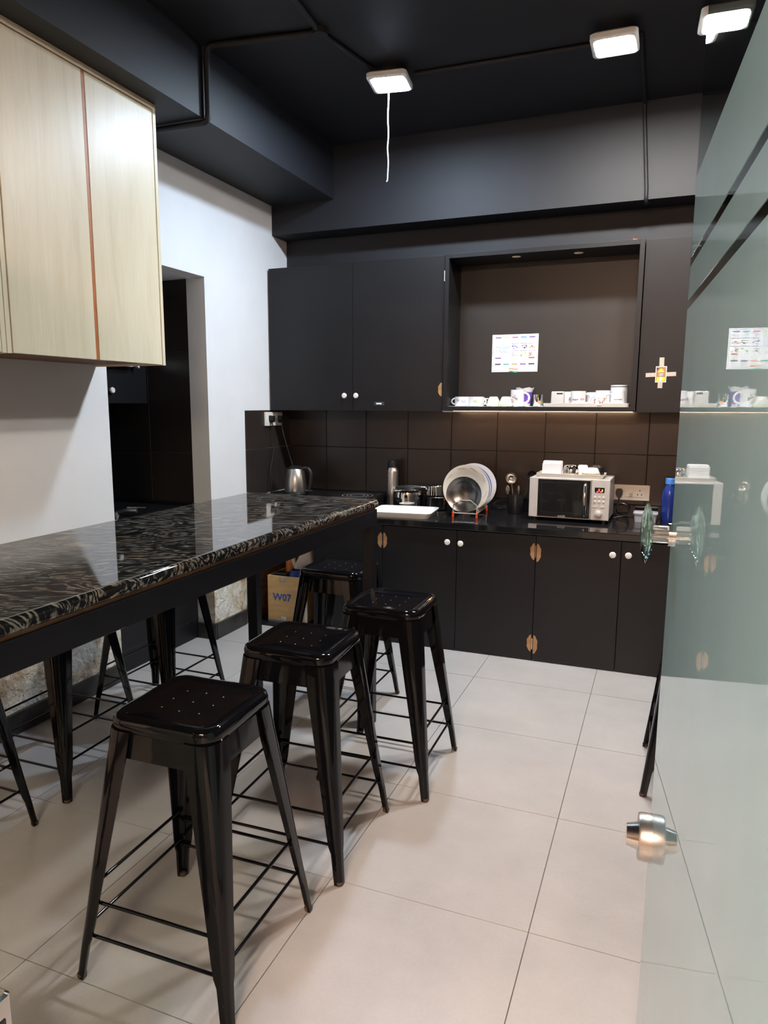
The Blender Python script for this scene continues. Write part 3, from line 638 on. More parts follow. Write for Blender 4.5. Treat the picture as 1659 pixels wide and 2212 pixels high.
# switchboard right of the microwave
sb = thing('switchboard', 'cream switch board with a round-pin socket right of the microwave', 'socket', (-0.285, 4.5915, 0.872))
box('plate', (0, -0.016, 0), (0.228, 0, 0.092), 'white_plastic', sb, bevel=0.003)
for x0, x1 in ((0.032, 0.078), (0.088, 0.138), (0.148, 0.198)): box('module', (x0, -0.0195, 0.020), (x1, -0.0161, 0.074), 'white_plastic', sb, bevel=0.002)
box('rocker', (0.114, -0.023, 0.022), (0.134, -0.0196, 0.044), 'tape', sb, bevel=0.002)
bm = BM()
for x, z in ((0.173, 0.060), (0.162, 0.036), (0.184, 0.036)): bm_lathe(bm, [(0, 0), (0.004, 0)], 10, (x, -0.0197, z), axis='Y')
obj('socket_holes', bm, 'dark_ink', sb, kind='stuff')
pg = thing('plug', 'black three-pin plug with a coiled cable beside the microwave', 'plug', (-0.228, 4.5715, 0.918))
bm = BM(); bm_loft(bm, [[(x, y, z) for x, z in ((0.020, 0.012), (0.012, 0.024), (-0.012, 0.024), (-0.020, 0.012), (-0.020, -0.008), (-0.008, -0.030), (0.008, -0.030), (0.020, -0.008))] for y in (0, -0.026)]); obj('body', bm, 'black_plastic', pg)
loop = [(0, -0.014, -0.03), (0.002, -0.02, -0.06)] + [(0.022 + 0.040 * math.sin(a), -0.030 - 0.002 * k, -0.102 + 0.042 * math.cos(a)) for k, a in enumerate([0.6 + 0.5 * j for j in range(17)])] + [(-0.020, -0.09, -0.1445)]
tube('cable', loop, 0.004, 'black_plastic', pg, seg=7)
# calendar
cal = thing('calendar', 'white printed year calendar sheet pasted inside the display niche', 'calendar', (-0.8885, 4.5768, 1.6405))
box('sheet', (-0.142, -0.0012, 0), (0.142, 0, 0.227), 'paper_white', cal)
boxes('border', [((-0.136, -0.0016, 0.006), (0.136, -0.0012, 0.0075)), ((-0.136, -0.0016, 0.2195), (0.136, -0.0012, 0.221)), ((-0.136, -0.0016, 0.006), (-0.1345, -0.0012, 0.221)), ((0.1345, -0.0016, 0.006), (0.136, -0.0012, 0.221))], 'dark_ink', cal)
def mcell(x, z, ink):
    box('month_header', (x - 0.018, -0.0018, z), (x + 0.018, -0.0012, z + 0.0075), ink, cal)
    boxes('month_days', [((x - 0.018, -0.0015, z - 0.006 * (k + 1)), (x + 0.018, -0.0012, z - 0.006 * (k + 1) + 0.0014)) for k in range(5)], 'grey_ink', cal)
for k, ink in enumerate(('violet_ink', 'lime_ink', 'pink_ink', 'sky_ink', 'violet_ink')): mcell(-0.104 + 0.052 * k, 0.205, ink)
for k, ink in enumerate(('dark_ink', 'teal_ink', 'orange_ink', 'violet_ink', 'dark_ink')): mcell(-0.104 + 0.052 * k, 0.043, ink)
mcell(-0.104, 0.081, 'violet_ink'); mcell(0.104, 0.081, 'red_ink')
for x, z, ink in ((0.0, 0.150, 'blue_ink'), (0.052, 0.150, 'dark_ink'), (0.104, 0.150, 'orange_ink'), (0.0, 0.106, 'grey_ink'), (0.052, 0.106, 'lime_ink'), (0.104, 0.106, 'brown_ink')):
    box('picture_strip', (x - 0.023, -0.0017, z + 0.020), (x + 0.023, -0.0012, z + 0.0225), 'violet_ink', cal)
    bm = BM()
    for q in range(14):
        px, pz = x + random.uniform(-.019, .019), z + random.uniform(-.011, .012); s_ = random.uniform(.0015, .0045)
        bm_box(bm, (px - s_, -0.0016, pz - s_ * .6), (px + s_, -0.0012, pz + s_ * .6))
    obj('picture', bm, ink, cal)
boxes('company_lines', [((-0.122, -0.0016, 0.150), (-0.030, -0.0012, 0.1525)), ((-0.112, -0.0016, 0.143), (-0.040, -0.0012, 0.1450))], 'sky_ink', cal)
boxes('phone_lines', [((-0.122, -0.0016, 0.126), (-0.108, -0.0012, 0.1295)), ((-0.100, -0.0016, 0.126), (-0.082, -0.0012, 0.1295)), ((-0.076, -0.0016, 0.126), (-0.056, -0.0012, 0.1295)), ((-0.050, -0.0016, 0.126), (-0.036, -0.0012, 0.1295)), ((-0.094, -0.0016, 0.117), (-0.074, -0.0012, 0.1205)), ((-0.068, -0.0016, 0.117), (-0.048, -0.0012, 0.1205)), ((-0.044, -0.0016, 0.117), (-0.036, -0.0012, 0.1205))], 'grey_ink', cal)
lathe('emblem', [(0.004, 0), (0.006, 0)], 'sky_ink', cal, loc=(-0.076, -0.0014, 0.166), axis='Y', seg=16)
def wavy(name, z0, z1, ink):
    n = 12; top = [(-0.028 + 0.056 * k / n, z1 + 0.0025 * math.sin(k / n * 2 * PI)) for k in range(n + 1)]; bot = [(-0.028 + 0.056 * k / n, z0 + 0.0025 * math.sin(k / n * 2 * PI)) for k in range(n + 1)]
    bm = BM(); bm_prism(bm, bot + top[::-1], -0.0026, -0.0019); return bm
fs = thing('flag_sticker', 'small wavy orange, white and green sticker on the lower edge of the calendar', 'sticker', (-0.894, 4.5766, 1.645))
obj('band', wavy('b', 0.009, 0.016, 0), 'orange_ink', fs); obj('band', wavy('b', 0.001, 0.009, 0), 'paper_white', fs); obj('band', wavy('b', -0.007, 0.001, 0), 'teal_ink', fs)
# photo taped to the right door
ph = thing('taped_photo', 'small photo of a figure in yellow taped to the black cabinet door', 'photo', (-0.036, 4.3195, 1.604), 0)
box('print', (-0.028, -0.0012, -0.043), (0.028, -0.0002, 0.043), 'paper_white', ph); box('picture', (-0.0245, -0.0016, -0.039), (0.0245, -0.0012, 0.039), 'brown_ink', ph)
for poly, ink, nm in ((((-0.018, 0.010), (0.018, 0.012), (0.004, 0.030), (-0.004, 0.030)), 'yellow_ink', 'hat'), (((-0.022, -0.037), (-0.006, -0.037), (-0.006, -0.016), (-0.020, -0.014)), 'yellow_ink', 'sleeve'), (((0.006, -0.037), (0.022, -0.037), (0.020, -0.014), (0.006, -0.016)), 'yellow_ink', 'sleeve'), (((-0.006, -0.037), (0.006, -0.037), (0.006, -0.014), (-0.006, -0.014)), 'paper_white', 'robe'), (((-0.010, -0.010), (0.010, -0.010), (0.012, 0.008), (-0.012, 0.008)), 'grey_ink', 'face'), (((-0.024, 0.022), (-0.010, 0.030), (-0.024, 0.038)), 'dark_ink', 'backdrop')):
    bm = BM(); bm_prism(bm, list(poly), -0.0022, -0.0016); obj(nm, bm, ink, ph)
for a, b, rz in (((-0.078, -0.0016, -0.012), (-0.026, -0.0011, 0.010), 0), ((0.026, -0.0016, -0.012), (0.076, -0.0011, 0.010), 0), ((-0.010, -0.0016, 0.040), (0.014, -0.0011, 0.090), 0), ((-0.012, -0.0016, -0.074), (0.012, -0.0011, -0.041), 0)):
    box('tape_strip', a, b, 'tape', ph, rot=(0, random.uniform(-0.08, 0.08), 0))

# ================================================================== COUNTER THINGS
CZ = 0.7682
def cupprof(r0, r1, h, t=0.003, base=0.6):
    return [(0, 0.0), (r0 * 0.94, 0.0), (r0, 0.003), (r1, h), (r1 - t, h), (r0 - t, 0.006), (0, 0.006)]
def handle(parent, r, z0, z1, ang, out, rad, material, name='handle'):
    d = Vector((math.cos(ang), math.sin(ang), 0))
    p = bez((r - .002, 0, z1), (r + out * 1.3, 0, z1 + .004), (r + out * 1.3, 0, z0 - .004), (r - .002, 0, z0), 12)
    bm = BM(); bm_tube(bm, [(d.x * x, d.y * x, z) for x, _, z in p], rad, 8); return obj(name, bm, material, parent, smooth=50)
# kettle
k = thing('kettle', 'steel electric kettle with black lid and handle on the raised worktop', 'kettle', (-2.285, 4.30, 0.8385))
lathe('power_base', [(0, 0), (0.080, 0), (0.082, 0.006), (0.074, 0.014), (0, 0.014)], 'black_plastic', k)
lathe('body', [(0, 0.0145), (0.076, 0.0145), (0.079, 0.022), (0.070, 0.10), (0.056, 0.165), (0.050, 0.172)], 'steel_brushed', k)
lathe('lid', [(0.051, 0.170), (0.050, 0.178), (0.035, 0.190), (0, 0.194)], 'black_plastic', k)
bm = BM(); bm_loft(bm, [[(-0.045, -0.016, 0.168), (-0.045, 0.016, 0.168), (-0.052, 0.012, 0.14), (-0.052, -0.012, 0.14)], [(-0.088, -0.006, 0.176), (-0.088, 0.006, 0.176), (-0.080, 0.004, 0.160), (-0.080, -0.004, 0.160)]]); obj('spout', bm, 'steel', k)
tube('handle', bez((0.046, 0, 0.172), (0.13, 0.0, 0.20), (0.13, 0, 0.12), (0.100, 0, 0.030), 14), 0.0115, 'black_plastic', k)
tube('handle_foot', [(0.070, 0, 0.022), (0.125, 0, 0.024)], 0.010, 'black_plastic', k)
bm = BM(); bm_loft(bm, [[(0.026 * math.cos(a) * s, -0.0745 + 0.012 * (0.09 + 0.045 * math.sin(a) * s) / 0.1 - 0.002 * kk + 0.006 * abs(math.cos(a)) * s, 0.09 + 0.052 * math.sin(a) * s) for a in [2 * PI * j / 24 for j in range(24)]] for kk, s in ((0, 1.0), (1, 0.97), (1, 0.8), (0, 0.76))], cap0=False, cap1=False)
obj('gauge_window', bm, 'steel_mirror', k, smooth=40)
# hob
hb = thing('hob', 'flat black induction hob with grey rings on the raised worktop', 'hob', (-1.85, 4.345, 0.8385))
box('glass', (-0.125, -0.15, 0), (0.125, 0.17, 0.006), 'glass_dark', hb, bevel=0.002)
for r in (0.045, 0.070, 0.100): lathe('ring', [(r, 0.0063), (r + 0.003, 0.0063)], 'grey_ink', hb, seg=40)
# flask
f = thing('flask', 'tall steel vacuum flask with black lid beside the raised worktop', 'flask', (-1.662, 4.50, CZ))
lathe('body', [(0, 0), (0.038, 0), (0.040, 0.005), (0.040, 0.225), (0.037, 0.240), (0.032, 0.247), (0.031, 0.256), (0, 0.256)], 'steel_brushed', f); lathe('lid', [(0.031, 0.2565), (0.033, 0.260), (0.031, 0.296), (0.026, 0.302), (0, 0.303)], 'black_plastic', f)
# pot
p = thing('steel_pot', 'shiny steel pot in front of the flask', 'pot', (-1.523, 4.42, CZ))
lathe('body', [(0, 0), (0.088, 0), (0.096, 0.010), (0.098, 0.095), (0.094, 0.112), (0.080, 0.122), (0.076, 0.1225), (0.074, 0.118), (0.08, 0.10), (0.08, 0.012), (0, 0.012)], 'steel_mirror', p, seg=40)
lathe('lid', [(0.0755, 0.1235), (0.074, 0.127), (0.04, 0.131), (0, 0.132)], 'steel', p, seg=40)
# stacked pans
p = thing('steel_pan', 'shiny steel pan at the bottom of a stack beside the pot', 'pan', (-1.335, 4.455, CZ))
lathe('body', [(0, 0), (0.062, 0), (0.075, 0.006), (0.078, 0.078), (0.080, 0.081), (0.076, 0.0815), (0.072, 0.010), (0, 0.010)], 'steel_mirror', p, seg=40)
lathe('lid', [(0.0765, 0.0822), (0.07, 0.085), (0, 0.086)], 'steel', p, seg=40)
p = thing('saucepan', 'steel saucepan with a long black handle on top of the pan stack', 'pan', (-1.345, 4.455, CZ + 0.0865))
lathe('body', [(0, 0), (0.050, 0), (0.066, 0.008), (0.066, 0.066), (0.071, 0.072), (0.067, 0.073), (0.060, 0.012), (0, 0.010)], 'steel_mirror', p, seg=40)
lathe('lid', [(0.064, 0.0735), (0.050, 0.080), (0, 0.083)], 'steel_mirror', p, seg=40)
tube('handle_shank', [(-0.064, -0.004, 0.052), (-0.098, -0.010, 0.053)], 0.006, 'steel', p); tube('handle', [(-0.098, -0.010, 0.053), (-0.16, -0.02, 0.054), (-0.23, -0.035, 0.050), (-0.262, -0.04, 0.046)], [0.008, 0.012, 0.012, 0.008], 'black_plastic', p)
lathe('rivet', [(0, 0), (0.008, 0), (0.006, -0.004), (0, -0.005)], 'steel', p, loc=(-0.050, -0.043, 0.050), axis='Y', seg=12)
# white tray
def tray(name, label, x, y, z, hx_, hy_, h, mt, rz=0.0, flare=0.02, rc_=0.03, legs=0):
    u = thing(name, label, 'tray', (x, y, z), rz)
    bm = BM(); bm_loft(bm, [rrect(hx_ - flare, hy_ - flare, rc_, 0, 4), rrect(hx_ - flare * .9, hy_ - flare * .9, rc_, 0.003, 4), rrect(hx_, hy_, rc_, h, 4), rrect(hx_ - .003, hy_ - .003, rc_, h + .001, 4), rrect(hx_ - flare - .004, hy_ - flare - .004, rc_ * .9, 0.006, 4)])
    obj('dish', bm, mt, u, smooth=35); return u
u = tray('white_tray', 'large white rectangular tray at the front edge of the worktop', -1.445, 4.135, CZ, 0.190, 0.155, 0.034, 'white_enamel', 0.10)
box('printed_mark', (-0.13, -0.06, 0.0062), (0.02, -0.045, 0.0066), 'tape', u)
# plate rack
rk = thing('plate_rack', 'steel wire plate rack with red feet on the worktop', 'rack', (-1.085, 4.335, CZ), 0.05)
wr = 0.0028; RX, RY = 0.072, 0.165
for sy in (-1, 1):
    tube('end_loop', [(-RX, sy * RY, 0.02), (-RX, sy * RY, 0.075), (-0.035, sy * RY, 0.105), (0.035, sy * RY, 0.105), (RX, sy * RY, 0.075), (RX, sy * RY, 0.02)], wr, 'wire', rk, seg=7)
    tube('cross_wire', [(-RX, sy * RY, 0.026), (RX, sy * RY, 0.026)], wr, 'wire', rk, seg=7)
for sx in (-1, 1):
    tube('side_wire', [(sx * RX, -RY, 0.026), (sx * RX, RY, 0.026)], wr, 'wire', rk, seg=7); tube('side_wire', [(sx * RX, -RY, 0.060), (sx * RX, RY, 0.060)], wr, 'wire', rk, seg=7)
    for sy in (-1, 1): lathe('foot', [(0, 0), (0.006, 0), (0.008, 0.006), (0.006, 0.020), (0.0075, 0.028), (0.004, 0.034), (0, 0.034)], 'rust_red', rk, loc=(sx * RX, sy * RY, 0), seg=12)
    for j in range(10): tube('divider', [(sx * RX, -RY + 0.03 + j * 0.03, 0.026), (sx * RX, -RY + 0.03 + j * 0.03, 0.060)], 0.0016, 'wire', rk, seg=5)
def plate(label, x, y, r, mt, rim=None, motif=False, tilt=0.06):
    u = thing('plate', label, 'plate', (x, y, CZ + 0.0295), 0.04, 'plates in the rack')
    c_ = r * 0.985
    bm = BM(); bm_lathe(bm, [(0, 0.0), (r * .62, 0.0), (r * .70, -0.006), (r, -0.014), (r, -0.011), (r * .70, -0.002), (r * .62, 0.004), (0, 0.004)], 44, (0, 0, 0), 'Y')
    d = obj('dish', bm, mt, u, loc=(0, 0, c_), rot=(-tilt, 0, 0), smooth=40)
    if rim:
        for q0, q1 in ((0.86, 0.96), (0.74, 0.77)):
            bm = BM(); f_ = lambda q: -0.006 - 0.008 * (q - .70) / .30 - 0.0008
            bm_lathe(bm, [(r * q0, f_(q0)), (r * q1, f_(q1))], 44, (0, 0, 0), 'Y'); obj('rim_band', bm, rim, d)
            bm = BM(); bm_lathe(bm, [(r * 1.001, -0.0135), (r * 1.001, -0.0115)], 44, (0, 0, 0), 'Y'); obj('rim_edge', bm, rim, d)
    if motif:
        for a0 in (0.35, 1.0, 1.6, 2.4, 3.3, 5.8):
            pts_ = [(r * (0.84 + 0.05 * math.sin(4 * s)) * math.cos(a0 + s), -0.0118, r * (0.84 + 0.05 * math.sin(4 * s)) * math.sin(a0 + s)) for s in [0.05 * j for j in range(9)]]
            bm = BM(); bm_tube(bm, pts_, 0.0008, 5); obj('twig_motif', bm, 'brown_ink', d)
    return u
plate('steel plate at the front of the plate rack', -1.092, 4.205, 0.108, 'steel_plate', tilt=0.05)
plate('cream plate with brown twig pattern behind the steel plate', -1.090, 4.245, 0.142, 'ceramic_cream', motif=True)
plate('white plate with blue rim right behind the twig-patterned plate', -1.087, 4.285, 0.140, 'ceramic', 'blue_ink')
plate('white plate with blue rim in the middle of the rack', -1.085, 4.325, 0.140, 'ceramic', 'blue_ink')
plate('plain white plate second from the back of the rack', -1.083, 4.365, 0.141, 'ceramic')
plate('plain white plate at the back of the rack', -1.081, 4.405, 0.141, 'ceramic')
# utensil holder
uh = thing('utensil_holder', 'black cylindrical utensil holder between rack and microwave', 'holder', (-0.830, 4.46, CZ))
lathe('cup', [(0, 0), (0.044, 0), (0.046, 0.004), (0.050, 0.120), (0.047, 0.120), (0.043, 0.006), (0, 0.006)], 'black_plastic', uh)
def utensil(label, x, y, tipx, tipz, kind, mt):
    u = thing('utensil', label, 'utensil', (x, y, CZ + 0.0065), 0, 'utensils in the black holder'); u.name = kind
    tube('stem', [(0, 0, 0), (tipx * .5, 0, tipz * .5), (tipx, 0, tipz)], [0.004, 0.004, 0.004], mt, u, seg=7); return u
u = utensil('steel ladle standing tallest in the utensil holder', -0.835, 4.462, -0.022, 0.175, 'ladle', 'steel')
lathe('bowl', [(0, 0.016), (0.018, 0.012), (0.030, 0.0), (0.034, -0.012), (0.032, -0.012), (0.027, 0.0), (0.016, 0.009), (0, 0.013)], 'steel', u, loc=(-0.024, -0.004, 0.214), axis='Y')
u = utensil('steel serving spoon leaning left in the utensil holder', -0.856, 4.452, -0.022, 0.12, 'serving_spoon', 'steel')
bm = BM(); bm_loft(bm, [rrect(0.010 * q, 0.004, 0.003, z, 3) for q, z in ((0.4, 0), (1, 0.012), (1.3, 0.03), (1, 0.045), (0.4, 0.054))]); obj('bowl', bm, 'steel', u, loc=(-0.024, 0, 0.115), smooth=50)
u = utensil('steel spoon with its handle end up at the right of the utensil holder', -0.812, 4.452, 0.0, 0.145, 'spoon', 'steel')
bm = BM(); bm_loft(bm, [rrect(0.006 * q, 0.002, 0.0015, z, 3) for q, z in ((0.6, 0), (1, 0.012), (1, 0.03), (0.5, 0.04))]); obj('handle_end', bm, 'steel', u, loc=(0.0, 0, 0.13), smooth=50)
u = utensil('black plastic ladle leaning right in the utensil holder', -0.812, 4.472, 0.068, 0.205, 'ladle', 'black_plastic')
lathe('bowl', [(0, 0.016), (0.018, 0.012), (0.030, 0.0), (0.034, -0.012), (0.032, -0.012), (0.027, 0.0), (0.016, 0.009), (0, 0.013)], 'black_plastic', u, loc=(0.080, 0, 0.232), axis='Y')
# microwave
MX0, MX1, MY, MZ = -0.712, -0.261, 4.25, CZ
mw = thing('microwave', 'silver microwave oven with dark glass door on the worktop', 'microwave', (MX0, MY, MZ), -0.02)
W = MX1 - MX0
box('body', (0.002, 0.022, 0.020), (W - 0.002, 0.325, 0.252), 'silver_plastic', mw, bevel=0.004)
dr = box('door', (0, 0, 0.020), (0.348, 0.0215, 0.252), 'silver_plastic', mw, bevel=0.003); box('door_glass', (0.050, -0.003, 0.026), (0.345, 0.0005, 0.244), 'glass_dark', dr, bevel=0.001)
tube('handle', [(0.318, -0.003, 0.035), (0.318, -0.026, 0.050), (0.318, -0.028, 0.13), (0.318, -0.026, 0.212), (0.318, -0.003, 0.228)], [0.009, 0.0105, 0.0115, 0.0105, 0.009], 'steel', dr)
lettering('onida', 0.020, 'silver_plastic', dr, (0.19, -0.0034, 0.033))
boxes('oven_window', [((0.072, -0.0036, 0.052), (0.282, -0.0030, 0.0528)), ((0.072, -0.0036, 0.226), (0.282, -0.0030, 0.2268)), ((0.072, -0.0036, 0.0528), (0.0728, -0.0030, 0.226)), ((0.2812, -0.0036, 0.0528), (0.282, -0.0030, 0.226))], 'dark_wall', dr)
pn = box('control_panel', (0.350, 0, 0.020), (W, 0.0215, 0.252), 'silver_plastic', mw, bevel=0.003)
ds_ = box('display', (0.368, -0.0015, 0.180), (0.422, 0.0002, 0.208), 'glass_dark', pn)
for x, z in ((0.392, 0.198), (0.392, 0.190), (0.384, 0.184), (0.402, 0.184)): box('display_digit', (x - 0.004, -0.0019, z - 0.0025), (x + 0.004, -0.0014, z + 0.0025), 'led_red', pn)
box('display_digit', (0.4075, -0.0019, 0.186), (0.4115, -0.0014, 0.198), 'led_green', pn)
for x in (0.372, 0.395, 0.418):
    for z in (0.152, 0.128): lathe('button', [(0, 0.0), (0.007, 0.0), (0.006, -0.003), (0, -0.004)], 'ceramic_cream', pn, loc=(x, 0, z), axis='Y', seg=14)
for x in (0.366, 0.406): box('button', (x - 0.002, -0.003, 0.096), (x + 0.018, 0.0, 0.102), 'ceramic_cream', pn)
lathe('dial', [(0, 0), (0.021, 0), (0.019, -0.014), (0.016, -0.016), (0, -0.016)], 'silver_plastic', pn, loc=(0.394, 0, 0.058), axis='Y')
for x in (0.03, W - 0.03):
    for y in (0.04, 0.30): lathe('foot', [(0, 0), (0.012, 0), (0.014, 0.0205), (0, 0.0205)], 'black_plastic', mw, loc=(x, y, 0), seg=12)
# on the microwave
MT = MZ + 0.2525
u = tray('serving_tray', 'white rectangular tray of crockery on top of the microwave', -0.490, 4.375, MT, 0.192, 0.100, 0.022, 'ceramic_cream', -0.02, 0.008, 0.02)
MT2 = MT + 0.0065
nk = thing('napkin_holder', 'white holder stuffed with folded white napkins on the microwave tray', 'napkins', (-0.600, 4.365, MT2))
boxes('holder', [((-0.055, -0.034, 0), (0.055, -0.029, 0.070)), ((-0.055, 0.029, 0), (0.055, 0.034, 0.080)), ((-0.055, -0.029, 0), (0.055, 0.029, 0.005))], 'ceramic', nk, bevel=0.002)
for j in range(9):
    y = -0.025 + j * 0.0062; a_ = random.uniform(-0.02, 0.02)
    box('napkin', (-0.052, y, 0.0055), (0.052, y + 0.0045, 0.082 + random.uniform(-.006, .006)), 'paper_white', nk, rot=(0, a_ * 0.3, 0))
bw = thing('steel_tumbler', 'upturned ribbed steel tumbler on the microwave tray', 'tumbler', (-0.492, 4.355, MT2))
bm = BM(); sg = 36
bm_loft(bm, [[((r_ * (1 + 0.02 * (k % 2))) * math.cos(2 * PI * k / sg), (r_ * (1 + 0.02 * (k % 2))) * math.sin(2 * PI * k / sg), z) for k in range(sg)] for r_, z in ((0.046, 0), (0.047, 0.004), (0.043, 0.045), (0.036, 0.062), (0.026, 0.066))]); obj('cup', bm, 'steel_mirror', bw, smooth=50)
cu = thing('cup', 'upturned white cup behind the steel tumbler on the microwave tray', 'cup', (-0.430, 4.405, MT2))
lathe('cup_body', [(0, 0.062), (0.022, 0.062), (0.026, 0.058), (0.036, 0.03), (0.038, 0), (0.035, 0), (0.033, 0.03), (0.022, 0.056), (0, 0.058)], 'ceramic', cu)
bo = thing('bowl', 'upturned white bowl with patterned rim on the microwave tray', 'bowl', (-0.378, 4.345, MT2))
lathe('bowl_body', [(0, 0.052), (0.030, 0.052), (0.040, 0.046), (0.048, 0.024), (0.050, 0.022)], 'ceramic', bo); lathe('pattern_band', [(0.050, 0.022), (0.053, 0.004), (0.052, 0), (0.049, 0), (0.047, 0.02)], 'pattern_bowl', bo)
gb = thing('dark_bowl', 'dark grey bowl behind the patterned bowl on the microwave tray', 'bowl', (-0.355, 4.425, MT2))
lathe('bowl_body', [(0, 0.062), (0.026, 0.062), (0.042, 0.048), (0.047, 0), (0.044, 0), (0.038, 0.046), (0, 0.058)], 'black_plastic', gb)
# tub and bottle
tbx = thing('plastic_tub', 'clear grey plastic food tub right of the microwave', 'tub', (-0.070, 4.455, CZ))
bm = BM(); bm_loft(bm, [rrect(0.058, 0.050, .010, 0, 3), rrect(0.063, 0.055, .012, 0.044, 3)]); obj('tub', bm, 'tub_plastic', tbx, smooth=35)
bm = BM(); bm_loft(bm, [rrect(0.066, 0.058, .012, 0.0443, 3), rrect(0.067, 0.059, .012, 0.052, 3), rrect(0.060, 0.052, .011, 0.055, 3)]); obj('lid', bm, 'tub_plastic', tbx, smooth=35)
bt = thing('water_bottle', 'blue water bottle with bright blue cap beside the door edge', 'bottle', (0.052, 4.50, CZ))
lathe('body', [(0, 0), (0.038, 0), (0.040, 0.006), (0.040, 0.15), (0.036, 0.185), (0.026, 0.205), (0.024, 0.218), (0, 0.218)], 'blue_plastic', bt); lathe('cap', [(0.026, 0.2185), (0.0275, 0.22), (0.0275, 0.250), (0.025, 0.253), (0, 0.253)], 'blue_cap', bt)

# ================================================================== MUGS IN THE NICHE
SZ = 1.4265
def mug(label, x, y, z, r, h, ang=None, mt='ceramic', taper=0.0, out=0.028, rad=0.0052, name='mug', group='mugs in the display niche'):
    u = thing(name, label, 'mug', (x, y, z), 0, group)
    lathe('body', cupprof(r * (1 - taper), r, h, 0.0035), mt, u, seg=32)
    if ang is not None: handle(u, r * (1 - taper * .5), h * .2, h * .8, ang, out, rad, mt)
    return u
nap = thing('napkin_sheet', 'thin white paper cloth under the mugs in the niche', 'cloth', (-0.95, 4.405, SZ))
bm = BM(); nx_, ny_ = 26, 6; vv = []
for j in range(ny_ + 1):
    for i in range(nx_ + 1):
        vv.append(bm.verts.new((-0.285 + 0.57 * i / nx_, -0.09 + 0.17 * j / ny_, 0.0015 + 0.0012 * math.sin(i * 1.9 + j))))
for j in range(ny_):
    for i in range(nx_): q = j * (nx_ + 1) + i; bm.faces.new([vv[q], vv[q + 1], vv[q + nx_ + 2], vv[q + nx_ + 1]])
so = obj('sheet', bm, 'paper_white', nap, smooth=60); sm = so.modifiers.new('thickness', 'SOLIDIFY'); sm.thickness = 0.0008
SZ2 = SZ + 0.0033
F = -PI / 2
u = mug('low white mug with dark handwriting at the left end of the niche', -1.165, 4.40, SZ2, 0.050, 0.056, PI * 0.97, out=0.024)
wrap_lettering('Fit', 0.020, 'dark_ink', u, 0.0495, 0.034, F - 0.45, shear=0.2); wrap_lettering('Yaf', 0.020, 'blue_ink', u, 0.0495, 0.026, F + 0.25, shear=0.2)
u = mug('low white mug with a green leaf print in the niche', -1.078, 4.395, SZ2, 0.046, 0.056, 0.1, out=0.012)
for k_ in range(7):
    a = PI * (0.08 + 0.84 * k_ / 6); L_ = 0.024 * (0.7 + 0.3 * math.sin(a))
    poly = [(0, 0), (L_ * .5 * math.cos(a + .18), L_ * .5 * math.sin(a + .18)), (L_ * math.cos(a), L_ * math.sin(a)), (L_ * .5 * math.cos(a - .18), L_ * .5 * math.sin(a - .18))]
    bm = BM(); vs3 = []
    for px, pz in poly:
        an = F + 0.1 + px / 0.0472; vs3.append(bm.verts.new((0.0476 * math.cos(an), 0.0476 * math.sin(an), 0.020 + pz)))
    bm.faces.new(vs3); obj('leaf_print', bm, 'green_ink' if k_ % 2 else 'lime_ink', u)
def tea_cup(label, x, y, hang):
    u = thing('tea_cup', label, 'cup', (x, y, SZ2), 0, 'upturned tea cups in the niche')
    lathe('body', [(0, 0.056), (0.022, 0.056), (0.026, 0.053), (0.036, 0.030), (0.041, 0.010), (0.042, 0), (0.039, 0), (0.034, 0.028), (0.022, 0.05), (0, 0.052)], 'ceramic_cream', u, seg=32)
    lathe('rim_line', [(0.0413, 0.0085), (0.0418, 0.0055)], 'lime_ink', u, seg=32)
    handle(u, 0.034, 0.010, 0.044, hang, 0.026, 0.0035, 'ceramic_cream')
tea_cup('upturned cream tea cup with handle to the left, beside the leaf mug', -0.972, 4.390, PI * 1.12); tea_cup('upturned cream tea cup right next to the large logo mug', -0.890, 4.360, -0.3); tea_cup('upturned cream tea cup standing behind the two others', -0.905, 4.475, 0.5)
u = mug('large white mug with a red and black flower logo, handle to the right', -0.828, 4.39, SZ2, 0.040, 0.096, -0.15, out=0.034, rad=0.0062)
wrap_lettering('Bmg', 0.022, 'dark_ink', u, 0.0400, 0.046, F - 0.25, shear=0.25)
for k_ in range(5):
    a = 2 * PI * k_ / 5; bm = BM(); vs3 = []
    for s_, q in ((0.2, 0), (0.9, 0.35), (1, 0), (0.9, -0.35)):
        px, pz = 0.008 * s_ * math.cos(a + q), 0.008 * s_ * math.sin(a + q) + 0.014; an = F - 0.2 + px / 0.04; vs3.append(bm.verts.new((0.0406 * math.cos(an), 0.0406 * math.sin(an), 0.044 + pz)))
    bm.faces.new(vs3); obj('flower_print', bm, 'red_ink', u)
u = thing('purple_cup', 'tall white cup with purple print and wavy rim behind the logo mug', 'cup', (-0.800, 4.478, SZ2))
bm = BM(); sg = 32
bm_loft(bm, [[(r_ * math.cos(2 * PI * k / sg), r_ * math.sin(2 * PI * k / sg), z + (0.004 * math.sin(k * 5 * 2 * PI / sg) if z > .1 else 0)) for k in range(sg)] for r_, z in ((0.032, 0), (0.034, 0.004), (0.046, 0.085), (0.054, 0.108), (0.050, 0.108), (0.042, 0.085), (0.030, 0.008))]); obj('body', bm, 'ceramic', u, smooth=50)
lathe('purple_band', [(0.0358, 0.016), (0.0462, 0.084)], 'purple_print', u, seg=32); wrap_lettering('c', 0.03, 'paper_white', u, 0.0418, 0.05, F + 0.75)
u = thing('steel_glass', 'short steel tumbler just left of the long white tray in the niche', 'tumbler', (-0.706, 4.40, SZ2)); lathe('cup', cupprof(0.028, 0.031, 0.068, 0.0012), 'steel_mirror', u)
